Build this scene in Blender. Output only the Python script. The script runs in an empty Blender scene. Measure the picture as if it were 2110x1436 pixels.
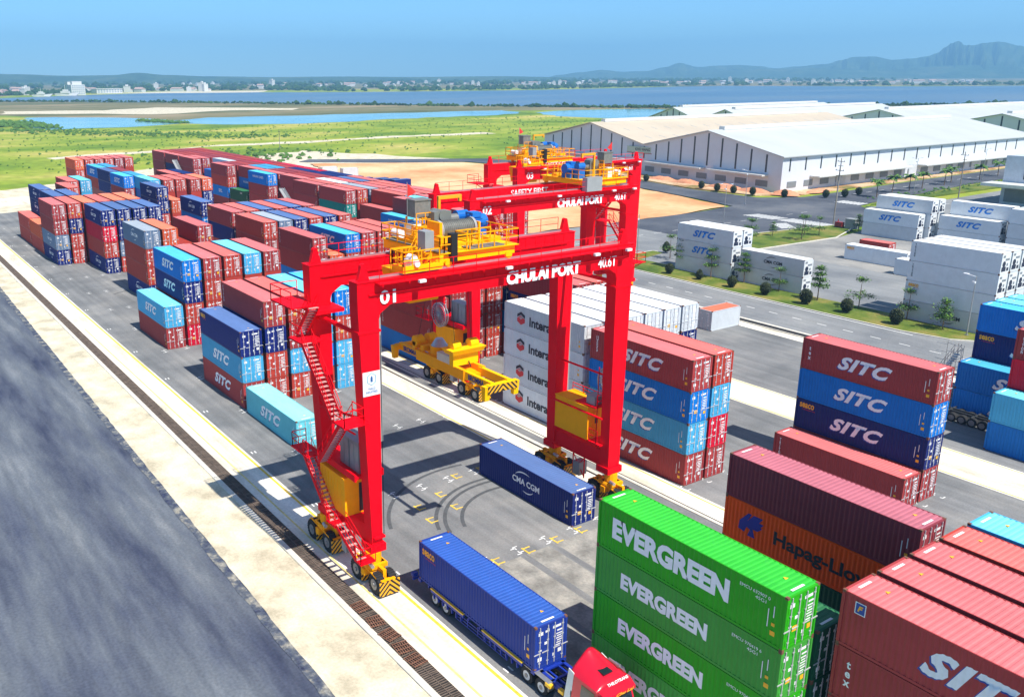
import bpy, bmesh, math, random
from mathutils import Vector, Matrix
R = math.radians
SC = bpy.context.scene
COL = SC.collection
RND = random.Random(7)

# ------------------------------------------------------------------ camera
cam_d = bpy.data.cameras.new('camera')
cam = bpy.data.objects.new('camera', cam_d); COL.objects.link(cam)
cam_d.sensor_width = 36.0
cam_d.lens = 36.0 * 1846.74 / 2110.0
cam_d.shift_x = 165.69 / 2110.0
cam_d.shift_y = -15.78 / 2110.0
cam_d.clip_start = 0.5; cam_d.clip_end = 60000
yaw, pit, rol = 2.552090451, 0.288433689, -0.004266807
fw = Vector((math.cos(yaw)*math.cos(pit), math.sin(yaw)*math.cos(pit), -math.sin(pit)))
rt = fw.cross(Vector((0, 0, 1))).normalized(); up = rt.cross(fw)
r2 = rt*math.cos(rol) + up*math.sin(rol); u2 = -rt*math.sin(rol) + up*math.cos(rol)
M = Matrix((r2, u2, -fw)).transposed().to_4x4()
M.translation = Vector((59.0478, -44.4942, 34.3116))
cam.matrix_world = M
SC.camera = cam

# ------------------------------------------------------------------ sky, sun, exposure
SUN = Vector((0.68, 0.07, 1.0)).normalized()
w = bpy.data.worlds.new('World'); SC.world = w; w.use_nodes = True
nt = w.node_tree; bg = nt.nodes['Background']
sky = nt.nodes.new('ShaderNodeTexSky'); sky.sky_type = 'NISHITA'; sky.sun_disc = False
sky.sun_elevation = math.asin(SUN.z); sky.sun_rotation = math.atan2(SUN.x, SUN.y)
sky.altitude = 0; sky.air_density = 1.0; sky.dust_density = 0.0; sky.ozone_density = 5.0
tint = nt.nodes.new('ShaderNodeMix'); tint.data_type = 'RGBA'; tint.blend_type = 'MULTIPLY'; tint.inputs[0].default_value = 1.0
tint.inputs[7].default_value = (.60, .86, 1.06, 1)       # clear blue tropical sky, low band only; ramp adds fill light above
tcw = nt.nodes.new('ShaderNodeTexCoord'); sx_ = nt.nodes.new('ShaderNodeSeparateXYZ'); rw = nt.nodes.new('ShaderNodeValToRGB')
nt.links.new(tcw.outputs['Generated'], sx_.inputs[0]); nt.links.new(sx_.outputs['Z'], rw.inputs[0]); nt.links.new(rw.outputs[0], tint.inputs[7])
rw.color_ramp.elements[0].position = .20; rw.color_ramp.elements[0].color = (.46, .73, 1.0, 1); rw.color_ramp.elements[1].position = .42; rw.color_ramp.elements[1].color = (1.0, .90, .80, 1)  # blue low sky; upper sky tinted brighter and warmer to add fill light
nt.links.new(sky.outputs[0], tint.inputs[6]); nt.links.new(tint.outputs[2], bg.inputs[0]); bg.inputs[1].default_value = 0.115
sd = bpy.data.lights.new('sun', 'SUN'); sd.energy = 4.4; sd.angle = R(0.53); sd.color = (1.0, 0.95, 0.87)
so = bpy.data.objects.new('sun', sd); COL.objects.link(so)
so.rotation_euler = SUN.to_track_quat('Z', 'Y').to_euler(); so.location = (60, 0, 120)
SC.view_settings.view_transform = 'Standard'; SC.view_settings.look = 'None'
SC.view_settings.exposure = 0.75; SC.view_settings.gamma = 1.0
SC.render.engine = 'CYCLES'
SC.cycles.use_denoising = True
SC.cycles.max_bounces = 6; SC.cycles.volume_bounces = 0

# ------------------------------------------------------------------ helpers
def lin(c):
    return tuple(((v/255)/12.92 if v/255 <= .04045 else ((v/255+.055)/1.055)**2.4) for v in c)
def srgb(*c): return lin(c) + (1.0,)

class MB:
    """collects boxes, beams, tubes and prisms into ONE mesh"""
    def __init__(s): s.v = []; s.f = []; s.m = []
    def add(s, vs, fs, m=0):
        n = len(s.v); s.v += [tuple(v) for v in vs]
        for f in fs: s.f.append(tuple(i+n for i in f)); s.m.append(m)
        return s
    def box(s, x0, y0, z0, x1, y1, z1, m=0):
        vs = [(x, y, z) for x in (x0, x1) for y in (y0, y1) for z in (z0, z1)]
        return s.add(vs, [(0,1,3,2),(4,6,7,5),(0,4,5,1),(2,3,7,6),(0,2,6,4),(1,5,7,3)], m)
    def hexa(s, a, b, m=0):     # a, b: 4 bottom and 4 top corners, counter-clockwise
        return s.add(list(a)+list(b), [(3,2,1,0),(4,5,6,7),(0,1,5,4),(1,2,6,5),(2,3,7,6),(3,0,4,7)], m)
    def beam(s, p, q, w, h=None, m=0):
        h = h or w; p = Vector(p); q = Vector(q); d = (q-p).normalized()
        a = d.cross(Vector((0,0,1)))
        if a.length < 1e-3: a = Vector((1,0,0))
        a.normalize(); b = a.cross(d)
        A = [p+a*sx*w/2+b*sy*h/2 for sx, sy in ((-1,-1),(1,-1),(1,1),(-1,1))]
        B = [v+(q-p) for v in A]
        return s.hexa(A, B, m)
    def tube(s, p, q, r, n=8, m=0, r2=None, cap=True):
        p = Vector(p); q = Vector(q); d = (q-p).normalized(); r2 = r if r2 is None else r2
        a = d.cross(Vector((0,0,1)))
        if a.length < 1e-3: a = Vector((1,0,0))
        a.normalize(); b = d.cross(a)
        vs = [p+(a*math.cos(t)+b*math.sin(t))*r for t in [2*math.pi*i/n for i in range(n)]]
        vs += [q+(a*math.cos(t)+b*math.sin(t))*r2 for t in [2*math.pi*i/n for i in range(n)]]
        fs = [(i, (i+1) % n, n+(i+1) % n, n+i) for i in range(n)]
        if cap: fs += [tuple(range(n-1, -1, -1)), tuple(range(n, 2*n))]
        return s.add(vs, fs, m)
    def poly(s, pts, z0, z1, m=0):      # prism from an outline in plan
        n = len(pts)
        ar = sum(pts[i][0]*pts[(i+1) % n][1]-pts[(i+1) % n][0]*pts[i][1] for i in range(n))
        if ar < 0: pts = pts[::-1]
        vs = [(x, y, z0) for x, y in pts]+[(x, y, z1) for x, y in pts]
        return s.add(vs, [tuple(range(n-1, -1, -1)), tuple(range(n, 2*n))]+[(i, (i+1) % n, n+(i+1) % n, n+i) for i in range(n)], m)
    def sheet(s, pts, z, m=0):
        n = len(pts)
        ar = sum(pts[i][0]*pts[(i+1) % n][1]-pts[(i+1) % n][0]*pts[i][1] for i in range(n))
        if ar < 0: pts = pts[::-1]
        return s.add([(x, y, z) for x, y in pts], [tuple(range(n))], m)
    def rail(s, pts, h=1.1, r=.03, step=1.5, m=0, ends=True):   # posts + two rails along a polyline
        for p, q in zip(pts[:-1], pts[1:]):
            p = Vector(p); q = Vector(q); L = (q-p).length; n = max(1, round(L/step))
            for i in range(n+1):
                c = p.lerp(q, i/n); s.beam(c, c+Vector((0,0,h)), r*1.6, m=m)
            for zz in (h, h*.52): s.beam(p+Vector((0,0,zz)), q+Vector((0,0,zz)), r*1.7, m=m)
        return s
    def stair(s, p, q, w=.8, m=0, rail=True, wd=(0,1,0)):      # stringers, treads, handrails from low p to high q
        p = Vector(p); q = Vector(q); W = Vector(wd)*w/2
        for sg in (-1, 1): s.beam(p+W*sg, q+W*sg, .07, .26, m)
        n = max(3, int(abs(q.z-p.z)/.24)); d = (q-p); hx = Vector((d.x, d.y, 0)).normalized()*.13
        for i in range(n+1):
            c = p.lerp(q, i/n)
            s.hexa([c-W-hx, c+W-hx, c+W+hx, c-W+hx], [v+Vector((0,0,.035)) for v in (c-W-hx, c+W-hx, c+W+hx, c-W+hx)], m+1)
        if rail:
            for sg in (-1, 1): s.rail([p+W*sg, q+W*sg], 1.0, .022, 1.3, m)
        return s
    def mesh(s, name, smooth=False):
        me = bpy.data.meshes.new(name); me.from_pydata(s.v, [], s.f)
        me.polygons.foreach_set('material_index', s.m)
        if smooth: me.polygons.foreach_set('use_smooth', [True]*len(s.f))
        me.update(); return me
    def build(s, name, mats, parent=None, smooth=False, loc=None):
        me = s.mesh(name, smooth)
        for m in (mats if isinstance(mats, (list, tuple)) else [mats]): me.materials.append(m)
        if loc: me.transform(Matrix.Translation(-Vector(loc)))
        o = bpy.data.objects.new(name, me); COL.objects.link(o)
        if parent: o.parent = parent
        elif loc: o.location = loc
        return o

def tag(o, label=None, cat=None, group=None, kind=None):
    if label: o['label'] = label
    if cat: o['category'] = cat
    if group: o['group'] = group
    if kind: o['kind'] = kind
    return o
def empty(name, loc, label=None, cat=None, group=None, rz=0):
    o = bpy.data.objects.new(name, None); COL.objects.link(o); o.location = loc; o.rotation_euler.z = rz
    o.empty_display_size = .2
    return tag(o, label, cat, group)
def copy_tree(o, parent=None):
    c = o.copy(); COL.objects.link(c)
    if parent: c.parent = parent
    for ch in list(o.children): copy_tree(ch, c)
    return c
def struct(o): o['kind'] = 'structure'; return o

# ------------------------------------------------------------------ materials
MATS = {}
def mat(name, col, rough=.55, metal=0.0, var=.10, scale=1.2, streak=0.0, streak_col=(.12,.07,.05,1), rnd=.0, bump=0.0, spec=.5, space='Object', stretch=(1,1,1)):
    """procedural paint: base colour broken up by two noises, optional vertical grime and per-object variation"""
    if name in MATS: return MATS[name]
    m = bpy.data.materials.new(name); m.use_nodes = True; MATS[name] = m
    t = m.node_tree; N = t.nodes; Lk = t.links; b = N['Principled BSDF']
    b.inputs['Roughness'].default_value = rough; b.inputs['Metallic'].default_value = metal
    b.inputs['Specular IOR Level'].default_value = spec
    tc = N.new('ShaderNodeTexCoord'); mp = N.new('ShaderNodeMapping'); mp.inputs['Scale'].default_value = stretch
    Lk.new(tc.outputs[space], mp.inputs[0])
    n1 = N.new('ShaderNodeTexNoise'); n1.inputs['Scale'].default_value = scale; n1.inputs['Detail'].default_value = 6; n1.inputs['Roughness'].default_value = .65
    Lk.new(mp.outputs[0], n1.inputs['Vector'])
    mr = N.new('ShaderNodeMapRange'); mr.inputs[1].default_value = .3; mr.inputs[2].default_value = .7
    mr.inputs[3].default_value = 1-var; mr.inputs[4].default_value = 1+var
    Lk.new(n1.outputs['Fac'], mr.inputs[0])
    hs = N.new('ShaderNodeHueSaturation'); hs.inputs['Color'].default_value = col
    val = mr.outputs[0]
    if rnd > 0:
        oi = N.new('ShaderNodeObjectInfo'); m2 = N.new('ShaderNodeMapRange')
        m2.inputs[3].default_value = 1-rnd; m2.inputs[4].default_value = 1+rnd
        Lk.new(oi.outputs['Random'], m2.inputs[0])
        mu = N.new('ShaderNodeMath'); mu.operation = 'MULTIPLY'
        Lk.new(val, mu.inputs[0]); Lk.new(m2.outputs[0], mu.inputs[1]); val = mu.outputs[0]
    Lk.new(val, hs.inputs['Value'])
    out = hs.outputs[0]
    if streak > 0:
        mp2 = N.new('ShaderNodeMapping'); mp2.inputs['Scale'].default_value = (1.6, 1.6, .22)
        Lk.new(tc.outputs[space], mp2.inputs[0])
        if rnd > 0:
            va = N.new('ShaderNodeVectorMath'); va.operation = 'MULTIPLY_ADD'; va.inputs[1].default_value = (37, 51, 23)
            Lk.new(oi.outputs['Random'], va.inputs[0]); Lk.new(tc.outputs[space], va.inputs[2]); Lk.new(va.outputs[0], mp2.inputs[0])
        n2 = N.new('ShaderNodeTexNoise'); n2.inputs['Scale'].default_value = 1.7; n2.inputs['Detail'].default_value = 5; n2.inputs['Roughness'].default_value = .7
        Lk.new(mp2.outputs[0], n2.inputs['Vector'])
        r = N.new('ShaderNodeMapRange'); r.inputs[1].default_value = .56; r.inputs[2].default_value = .78; r.inputs[4].default_value = streak
        Lk.new(n2.outputs['Fac'], r.inputs[0])
        mx = N.new('ShaderNodeMix'); mx.data_type = 'RGBA'; mx.inputs[7].default_value = streak_col
        Lk.new(r.outputs[0], mx.inputs[0]); Lk.new(out, mx.inputs[6]); out = mx.outputs[2]
    Lk.new(out, b.inputs['Base Color'])
    if bump > 0:
        bp = N.new('ShaderNodeBump'); bp.inputs['Strength'].default_value = bump; bp.inputs['Distance'].default_value = .02
        Lk.new(n1.outputs['Fac'], bp.inputs['Height']); Lk.new(bp.outputs[0], b.inputs['Normal'])
    return m

def ground_mat(name, cols, scale=.08, rough=.95, fine=3.0, stretch=(1,1,1), finev=.12, detail=8, lo=.35, hi=.65, tracks=0.0):
    """ground cover: large patches ramped between colours, fine grain on top, optional wheel-track streaks"""
    m = bpy.data.materials.new(name); m.use_nodes = True; MATS[name] = m
    t = m.node_tree; N = t.nodes; Lk = t.links; b = N['Principled BSDF']; b.inputs['Roughness'].default_value = rough
    b.inputs['Specular IOR Level'].default_value = .25
    tc = N.new('ShaderNodeTexCoord'); mp = N.new('ShaderNodeMapping'); mp.inputs['Scale'].default_value = stretch
    Lk.new(tc.outputs['Object'], mp.inputs[0])
    n1 = N.new('ShaderNodeTexNoise'); n1.inputs['Scale'].default_value = scale; n1.inputs['Detail'].default_value = detail; n1.inputs['Roughness'].default_value = .62
    Lk.new(mp.outputs[0], n1.inputs['Vector'])
    cr = N.new('ShaderNodeValToRGB'); e = cr.color_ramp.elements
    e[0].position = lo; e[0].color = cols[0]; e[1].position = hi; e[1].color = cols[-1]
    for i, c in enumerate(cols[1:-1]): k = e.new(lo+(hi-lo)*(i+1)/(len(cols)-1)); k.color = c
    Lk.new(n1.outputs['Fac'], cr.inputs[0])
    n2 = N.new('ShaderNodeTexNoise'); n2.inputs['Scale'].default_value = fine; n2.inputs['Detail'].default_value = 5
    Lk.new(tc.outputs['Object'], n2.inputs['Vector'])
    mr = N.new('ShaderNodeMapRange'); mr.inputs[1].default_value = .3; mr.inputs[2].default_value = .7; mr.inputs[3].default_value = 1-finev; mr.inputs[4].default_value = 1+finev
    Lk.new(n2.outputs['Fac'], mr.inputs[0]); val = mr.outputs[0]
    if tracks > 0:
        mp3 = N.new('ShaderNodeMapping'); mp3.inputs['Scale'].default_value = (.03, 1.1, 1)
        Lk.new(tc.outputs['Object'], mp3.inputs[0])
        n3 = N.new('ShaderNodeTexNoise'); n3.inputs['Scale'].default_value = 1.0; n3.inputs['Detail'].default_value = 5
        Lk.new(mp3.outputs[0], n3.inputs['Vector'])
        m3 = N.new('ShaderNodeMapRange'); m3.inputs[1].default_value = .35; m3.inputs[2].default_value = .65; m3.inputs[3].default_value = 1-tracks; m3.inputs[4].default_value = 1+tracks
        Lk.new(n3.outputs['Fac'], m3.inputs[0])
        mu = N.new('ShaderNodeMath'); mu.operation = 'MULTIPLY'; Lk.new(val, mu.inputs[0]); Lk.new(m3.outputs[0], mu.inputs[1]); val = mu.outputs[0]
    hs = N.new('ShaderNodeHueSaturation'); Lk.new(cr.outputs[0], hs.inputs['Color']); Lk.new(val, hs.inputs['Value'])
    Lk.new(hs.outputs[0], b.inputs['Base Color'])
    return m

asphalt = ground_mat('yard_asphalt', [srgb(104,106,107), srgb(120,121,121), srgb(136,135,132)], .12, fine=6, tracks=.13)
tarmac = ground_mat('fresh_tarmac', [srgb(48,54,76), srgb(78,84,98), srgb(98,104,112), srgb(122,126,130)], .5, fine=5, stretch=(.10,.5,1), finev=.16, lo=.3, hi=.72, tracks=.10, detail=5)
concrete = ground_mat('runway_concrete', [srgb(196,188,168), srgb(222,215,198), srgb(234,229,216)], .35, fine=4, stretch=(.25,1,1), tracks=.10)
sandm = ground_mat('pale_sand', [srgb(176,166,142), srgb(204,194,168), srgb(218,208,186)], .3, fine=5, finev=.12)
slabm = ground_mat('worn_slab', [srgb(118,116,110), srgb(140,138,131), srgb(162,158,148)], .6, fine=5)
roadm = ground_mat('road_asphalt', [srgb(112,115,118), srgb(128,130,131), srgb(140,141,140)], .08, fine=4, tracks=.08)
road2m = ground_mat('dark_road_asphalt', [srgb(66,70,80), srgb(84,88,96), srgb(104,106,110)], .05, fine=2)
earth = ground_mat('orange_earth', [srgb(196,136,90), srgb(216,166,118), srgb(224,190,146)], .035, fine=.6, finev=.10)
grassm = ground_mat('verge_grass', [srgb(62,88,26), srgb(96,112,40), srgb(136,124,66)], .16, fine=5, finev=.22)
wild = ground_mat('wetland', [srgb(66,92,20), srgb(100,128,26), srgb(138,152,44), srgb(176,166,84), srgb(204,184,128)], .016, fine=.25, finev=.2, lo=.30, hi=.74, stretch=(1,.55,1))
dryland = ground_mat('dry_marsh', [srgb(70,84,44), srgb(118,112,74), srgb(160,140,112)], .008, fine=.06, lo=.35, hi=.7, stretch=(1,.35,1))
white_line = mat('road_marking_white', srgb(226,226,222), .8, var=.12, scale=3)
yellow_line = mat('road_marking_yellow', srgb(228,190,60), .8, var=.25, scale=2)
kerbm = mat('kerb_concrete', srgb(205,200,186), .9, var=.15, scale=1.5)
steel = mat('weathered_steel', srgb(96,82,72), .6, .4, var=.3, scale=4)
darkm = mat('dark_recess', srgb(32,30,30), .9)
RED = mat('crane_red', (.88,.0,.010,1), .6, spec=.10, var=.06, scale=.6, streak=.12, streak_col=(.55,.002,.008,1))
REDT = mat('red_tread', (.42,.05,.05,1), .6, var=.2, scale=6)
YEL = mat('crane_yellow', (1.0,.40,.0,1), .6, spec=.10, var=.06, scale=1.5, streak=.10)
LEM = mat('bright_yellow', (1.0,.52,.0,1), .6, spec=.10, var=.05)
TYRE = mat('tyre_rubber', srgb(34,34,36), .85, var=.25, scale=5)
HUB = mat('wheel_hub', srgb(150,150,150), .45, .6)
GREY = mat('painted_grey', srgb(146,148,148), .5, var=.08)
SILV = mat('galvanised', srgb(176,178,180), .4, .7, var=.12)
BLUE = mat('motor_blue', srgb(20,104,190), .4)
BLACK = mat('black_parts', srgb(24,25,28), .5)
WHITE = mat('white_paint', srgb(226,228,230), .5, var=.05)
GLASS = mat('tinted_glass', srgb(30,40,48), .08, var=.02, spec=.8)
DRUM = mat('drum_grey', srgb(112,112,106), .45, .3, var=.2, scale=3)
TEXTW = mat('lettering_white', srgb(235,236,238), .6, var=.06, scale=3, streak=.10, streak_col=(.35,.33,.32,1))

# ------------------------------------------------------------------ lettering
CORR = .2835        # pitch of the wall corrugation
def corr_y(x):      # outward offset of a corrugated wall at x from the container's middle
    u = ((x / CORR) % 1.0)
    if u < .25: return 0.0
    if u < .5: return (u-.25)/.25*.036
    if u < .75: return .036
    return (1-u)/.25*.036
def text_mesh(body, height, bold=.0, shear=0.0, spacing=1.0, width=None, corrugate=False, x0=0.0, align='CENTER', depth=.012, vertical=False):
    cu = bpy.data.curves.new('lettering', 'FONT')
    cu.body = '\n'.join(body) if vertical else body
    cu.size = 1.0; cu.offset = bold; cu.shear = shear; cu.space_character = spacing; cu.extrude = 0.0
    cu.align_x = 'CENTER'; cu.resolution_u = 3
    if vertical: cu.space_line = .82
    to = bpy.data.objects.new('lettering', cu); COL.objects.link(to)
    dg = bpy.context.evaluated_depsgraph_get(); dg.update()
    me = bpy.data.meshes.new_from_object(to.evaluated_get(dg))
    bpy.data.objects.remove(to); bpy.data.curves.remove(cu)
    xs = [v.co.x for v in me.vertices]; ys = [v.co.y for v in me.vertices]
    h = max(ys)-min(ys); s = height/h; sx = s if width is None else width/(max(xs)-min(xs))
    cx = (max(xs)+min(xs))/2; cy = (max(ys)+min(ys))/2
    for v in me.vertices: v.co = Vector(((v.co.x-cx)*sx+x0, 0, (v.co.y-cy)*s))
    if corrugate:
        bm = bmesh.new(); bm.from_mesh(me)
        a = min(v.co.x for v in bm.verts); b = max(v.co.x for v in bm.verts)
        k = math.floor(a/CORR*4)
        while k*CORR/4 < b:
            bmesh.ops.bisect_plane(bm, geom=bm.verts[:]+bm.edges[:]+bm.faces[:], plane_co=(k*CORR/4, 0, 0), plane_no=(1, 0, 0), dist=1e-5); k += 1
        for v in bm.verts: v.co.y = -corr_y(v.co.x)
        bm.to_mesh(me); bm.free()
    return me
def join_meshes(name, parts):       # parts: (mesh, matrix, slot)
    bm = bmesh.new()
    for me, mx, sl in parts:
        n = len(bm.faces); k = len(bm.verts); bm.from_mesh(me); bm.verts.ensure_lookup_table(); bm.faces.ensure_lookup_table()
        for v in bm.verts[k:]: v.co = mx @ v.co
        for f in bm.faces[n:]: f.material_index = sl
    out = bpy.data.meshes.new(name); bm.to_mesh(out); bm.free(); return out
def T(x, y, z): return Matrix.Translation((x, y, z))

# ================================================================== SETTING
def sheet(name, pts, z, m, cut=None):
    return struct(MB().sheet(pts, z).build(name, m))
def rect(x0, y0, x1, y1): return [(x0, y0), (x1, y0), (x1, y1), (x0, y1)]
def rough_outline(pts, amp, step, seed):      # a hand-drawn looking edge
    r = random.Random(seed); out = []
    n = len(pts)
    for i in range(n):
        a = Vector(pts[i]); b = Vector(pts[(i+1) % n]); k = max(1, int((b-a).length/step))
        for j in range(k):
            p = a.lerp(b, j/k); out.append((p.x+r.uniform(-amp, amp), p.y+r.uniform(-amp, amp)))
    return out
sheet('ground', rect(-9600, -2500, 600, 9300), -.32, wild)
MARSH = [(-1541,120),(-1500,150),(-1280,290),(-1000,480),(-840,565),(-650,700),(-560,800),(-430,1100),(-300,1400),(-160,1500),(-260,900),(-440,700),(-560,690),(-620,640),(-660,520),(-650,420),(-640,300),(-650,200),(-700,150),(-860,95),(-872,60)]
sheet('marsh', rough_outline(MARSH, 9, 40, 1), -.29, dryland)
sheet('far_plain', rough_outline([(-1530,100),(-1900,300),(-2150,640),(-2050,860),(-1900,1300),(-1800,1900),(-1300,2500),(-1000,3000),(-1500,9000),(-9400,9000),(-9400,-2000),(-1600,-2000)], 25, 120, 2), -.29, dryland)
waterm = ground_mat('sea_water', [srgb(62,88,112), srgb(78,102,122), srgb(104,116,124)], .004, rough=.3, fine=.05, finev=.06, stretch=(1,.3,1))
waterm.node_tree.nodes['Principled BSDF'].inputs['Specular IOR Level'].default_value = .5
pondm = ground_mat('pond_water', [srgb(92,150,176), srgb(118,172,186), srgb(140,184,190)], .02, rough=.12, fine=.3, finev=.06)
SEA = [(-1541,150),(-1653,270),(-1783,407),(-1852,530),(-1768,750),(-1646,939),(-1586,1149),(-1571,1329),(-1608,1577),(-1696,1956),(-1692,2156),(-1457,2266),(-1244,2366),(-1082,2803),(-300,1900),(-250,1300),(-413,1143),(-483,963),(-555,809),(-621,733),(-700,665),(-765,615),(-848,571),(-1001,482),(-1136,391),(-1262,285),(-1480,120)]
sheet('sea', rough_outline(SEA, 6, 40, 3), -.24, waterm)
POND1 = [(-742,95),(-805,112),(-790,145),(-749,180),(-695,192),(-626,193),(-606,164),(-598,134),(-600,111),(-596,88),(-632,80),(-679,82)]
POND2 = [(-675,196),(-703,237),(-695,291),(-692,358),(-677,427),(-682,493),(-667,530),(-630,519),(-593,477),(-587,424),(-585,368),(-571,309),(-560,254),(-580,217),(-603,192),(-636,186)]
POND3 = [(-612,522),(-627,598),(-605,664),(-552,668),(-472,522),(-490,486),(-537,485)]
for i, p in enumerate((POND1, POND2, POND3)): sheet('pond_water', rough_outline(p, 5, 16, 10+i), -.24, pondm)
sheet('sand_strip', rough_outline([(-982,117),(-943,204),(-987,285),(-931,350),(-852,396),(-814,377),(-848,317),(-801,226),(-852,181),(-901,104)], 7, 25, 20), -.26, sandm)
sheet('beach', rough_outline([(-1905,446),(-2050,649),(-1990,868),(-1775,745),(-1855,525)], 6, 40, 21), -.25, sandm)
sheet('sand_track', rough_outline([(-372,40),(-384,94),(-400,127),(-398,177),(-404,237),(-397,300),(-384,300),(-392,230),(-384,170),(-390,120),(-372,90),(-362,40)], 3, 12, 22), -.29, sandm)
sheet('sand_patch', rough_outline([(-330,118),(-290,96),(-262,112),(-236,120),(-236,160),(-262,178),(-300,168),(-335,150)], 5, 10, 23), -.29, sandm)
sheet('sand_apron', rough_outline([(-252,-40),(-250,0),(-268,30),(-300,62),(-290,84),(-250,92),(-236,64),(-190,12),(-190,-40)], 5, 12, 24), -.27, sandm)
sheet('sand_road', rough_outline([(-238,-42),(-214,-40),(-216,10),(-240,50),(-262,80),(-280,74),(-252,40),(-232,5)], 2, 8, 25), -.25, concrete)
# port pavement
struct(MB().poly([(-196,-21.1),(60,-25.55),(80,-25.6),(80,62.1),(-246,62.1),(-246,30),(-222,8),(-200,4)], -.31, 0).build('yard_pavement', asphalt))
struct(MB().poly([(-420,-160),(110,-160),(110,-26.5),(60,-25.58),(-190,-21.2),(-215,-21),(-420,-20)], -.305, -.03).build('road', tarmac))
def strip(name, y0, y1, z, m, x0=-190, x1=60, k=.006, rough=0, k1=None):      # lanes that fan out slightly with distance
    k1 = k if k1 is None else k1
    pts = [(x0, y0-k*x0), (x1, y0-k*x1), (x1, y1-k1*x1), (x0, y1-k1*x0)]
    return sheet(name, rough_outline(pts, rough, 1.1, int(abs(y0*10))) if rough else pts, z, m)
strip('sand_shoulder', -24.55, -20.2, .004, sandm, rough=.05, k=.0175, k1=.006)
strip('road_edge', -25.2, -24.5, .0035, ground_mat('ravelled_edge', [srgb(52,58,82), srgb(84,90,100), srgb(150,146,134)], .9, fine=5, finev=.3), rough=.1, k=.0175)
strip('runway_pavement', -18.55, -15.55, .005, concrete)
kb = MB(); kb.hexa([(-190,-20.2+1.14,0),(60,-20.2-.36,0),(60,-19.75-.36,0),(-190,-19.75+1.14,0)], [(-190,-20.2+1.14,.08),(60,-20.2-.36,.08),(60,-19.75-.36,.08),(-190,-19.75+1.14,.08)])
struct(kb.build('kerb', kerbm))
strip('drain_floor', -19.75, -18.55, .0045, darkm)
strip('yellow_markings', -15.98, -15.76, .010, yellow_line); strip('yellow_markings', -17.86, -17.70, .010, mat('road_marking_faded', srgb(226,206,130), .8, var=.3, scale=2), x0=-70)
yl = MB().sheet(rect(-190, 5.45, 60, 5.62), .010).sheet(rect(-190, 12.3, 60, 12.45), .010)
struct(yl.build('yellow_markings', yellow_line))
sheet('centre_runway', rect(-190, 5.25, 60, 8.30), .005, concrete)
sheet('centre_runway', rect(-190, 10.5, 60, 12.75), .005, concrete)
struct(MB().sheet(rect(-190, 8.30, 60, 8.5), .005).sheet(rect(-190, 10.3, 60, 10.5), .005).build('drain_slot', darkm))
struct(MB().box(-190, 8.5, 0, 60, 8.95, .05).box(-190, 9.95, 0, 60, 10.3, .05).build('kerb', kerbm))
sheet('runway_pavement', rect(-190, 34.4, 60, 40.3), .005, concrete)
struct(MB().sheet(rect(-190, 34.6, 60, 34.75), .010).sheet(rect(-190, 39.95, 60, 40.1), .010).build('yellow_markings', yellow_line))
sheet('slab_pavement', [(13.4, -11.9), (26, -12.0), (26, 5.1), (13.4, 5.1)], .005, slabm)
struct(MB().sheet(rect(13.4, -8.9, 26, -8.35), .009).sheet(rect(13.4, -6.1, 26, -5.5), .009).sheet(rect(13.4, -3.3, 26, -2.7), .009).build('slab_bands', asphalt))
sheet('slab_line', rect(10, -12.3, 40, -12.0), .009, concrete)
# drain grating: one long rack of bars, with loose mats of bars thrown over it near the crane
g = MB(); x = -190.0
while x < 60:
    o = RND.uniform(-.02, .02); sk = RND.uniform(-.05, .05) if x > -8 else 0; d = -.006*x
    g.hexa([(x-.035,-19.72+d,.01),(x+.035,-19.72+d,.01),(x+sk+.035,-18.58+d,.01),(x+sk-.035,-18.58+d,.01)], [(x-.035,-19.72+d,.05+o),(x+.035,-19.72+d,.05+o),(x+sk+.035,-18.58+d,.05),(x+sk-.035,-18.58+d,.05)])
    x += .19
g.hexa([(-190,-19.2+1.14,.051),(60,-19.2-.36,.051),(60,-19.15-.36,.051),(-190,-19.15+1.14,.051)], [(-190,-19.2+1.14,.075),(60,-19.2-.36,.075),(60,-19.15-.36,.075),(-190,-19.15+1.14,.075)])
barm = mat('rusty_bars', srgb(112,98,86), .8, .2, var=.4, scale=1.5, rnd=0)
tag(g.build('drain_grating', barm), 'long bar grating over the drain beside the pale runway', 'grating')
for i, (x, a) in enumerate(((12.6,.1),(14.6,-.15),(16.4,.2),(18.0,-.1),(19.5,.12))):
    b = MB()
    for q in range(7): b.box(-.6, -.5+q*.16, .0, .6, -.455+q*.16, .045)
    for q in range(4): b.box(-.55+q*.36, -.52, .045, -.51+q*.36, .5, .08)
    o = b.build('bar_mat', mat('rust_brown', srgb(132,92,72), .85, .1, var=.35, scale=3)); o.location = (x, -19.2-.006*x, .08+.01*i); o.rotation_euler.z = a
    tag(o, 'rusty mat of steel bars lying on the drain, %s from the crane' % ('first','second','third','fourth','fifth')[i], 'steel mat', 'loose bar mats on the drain')
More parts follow.
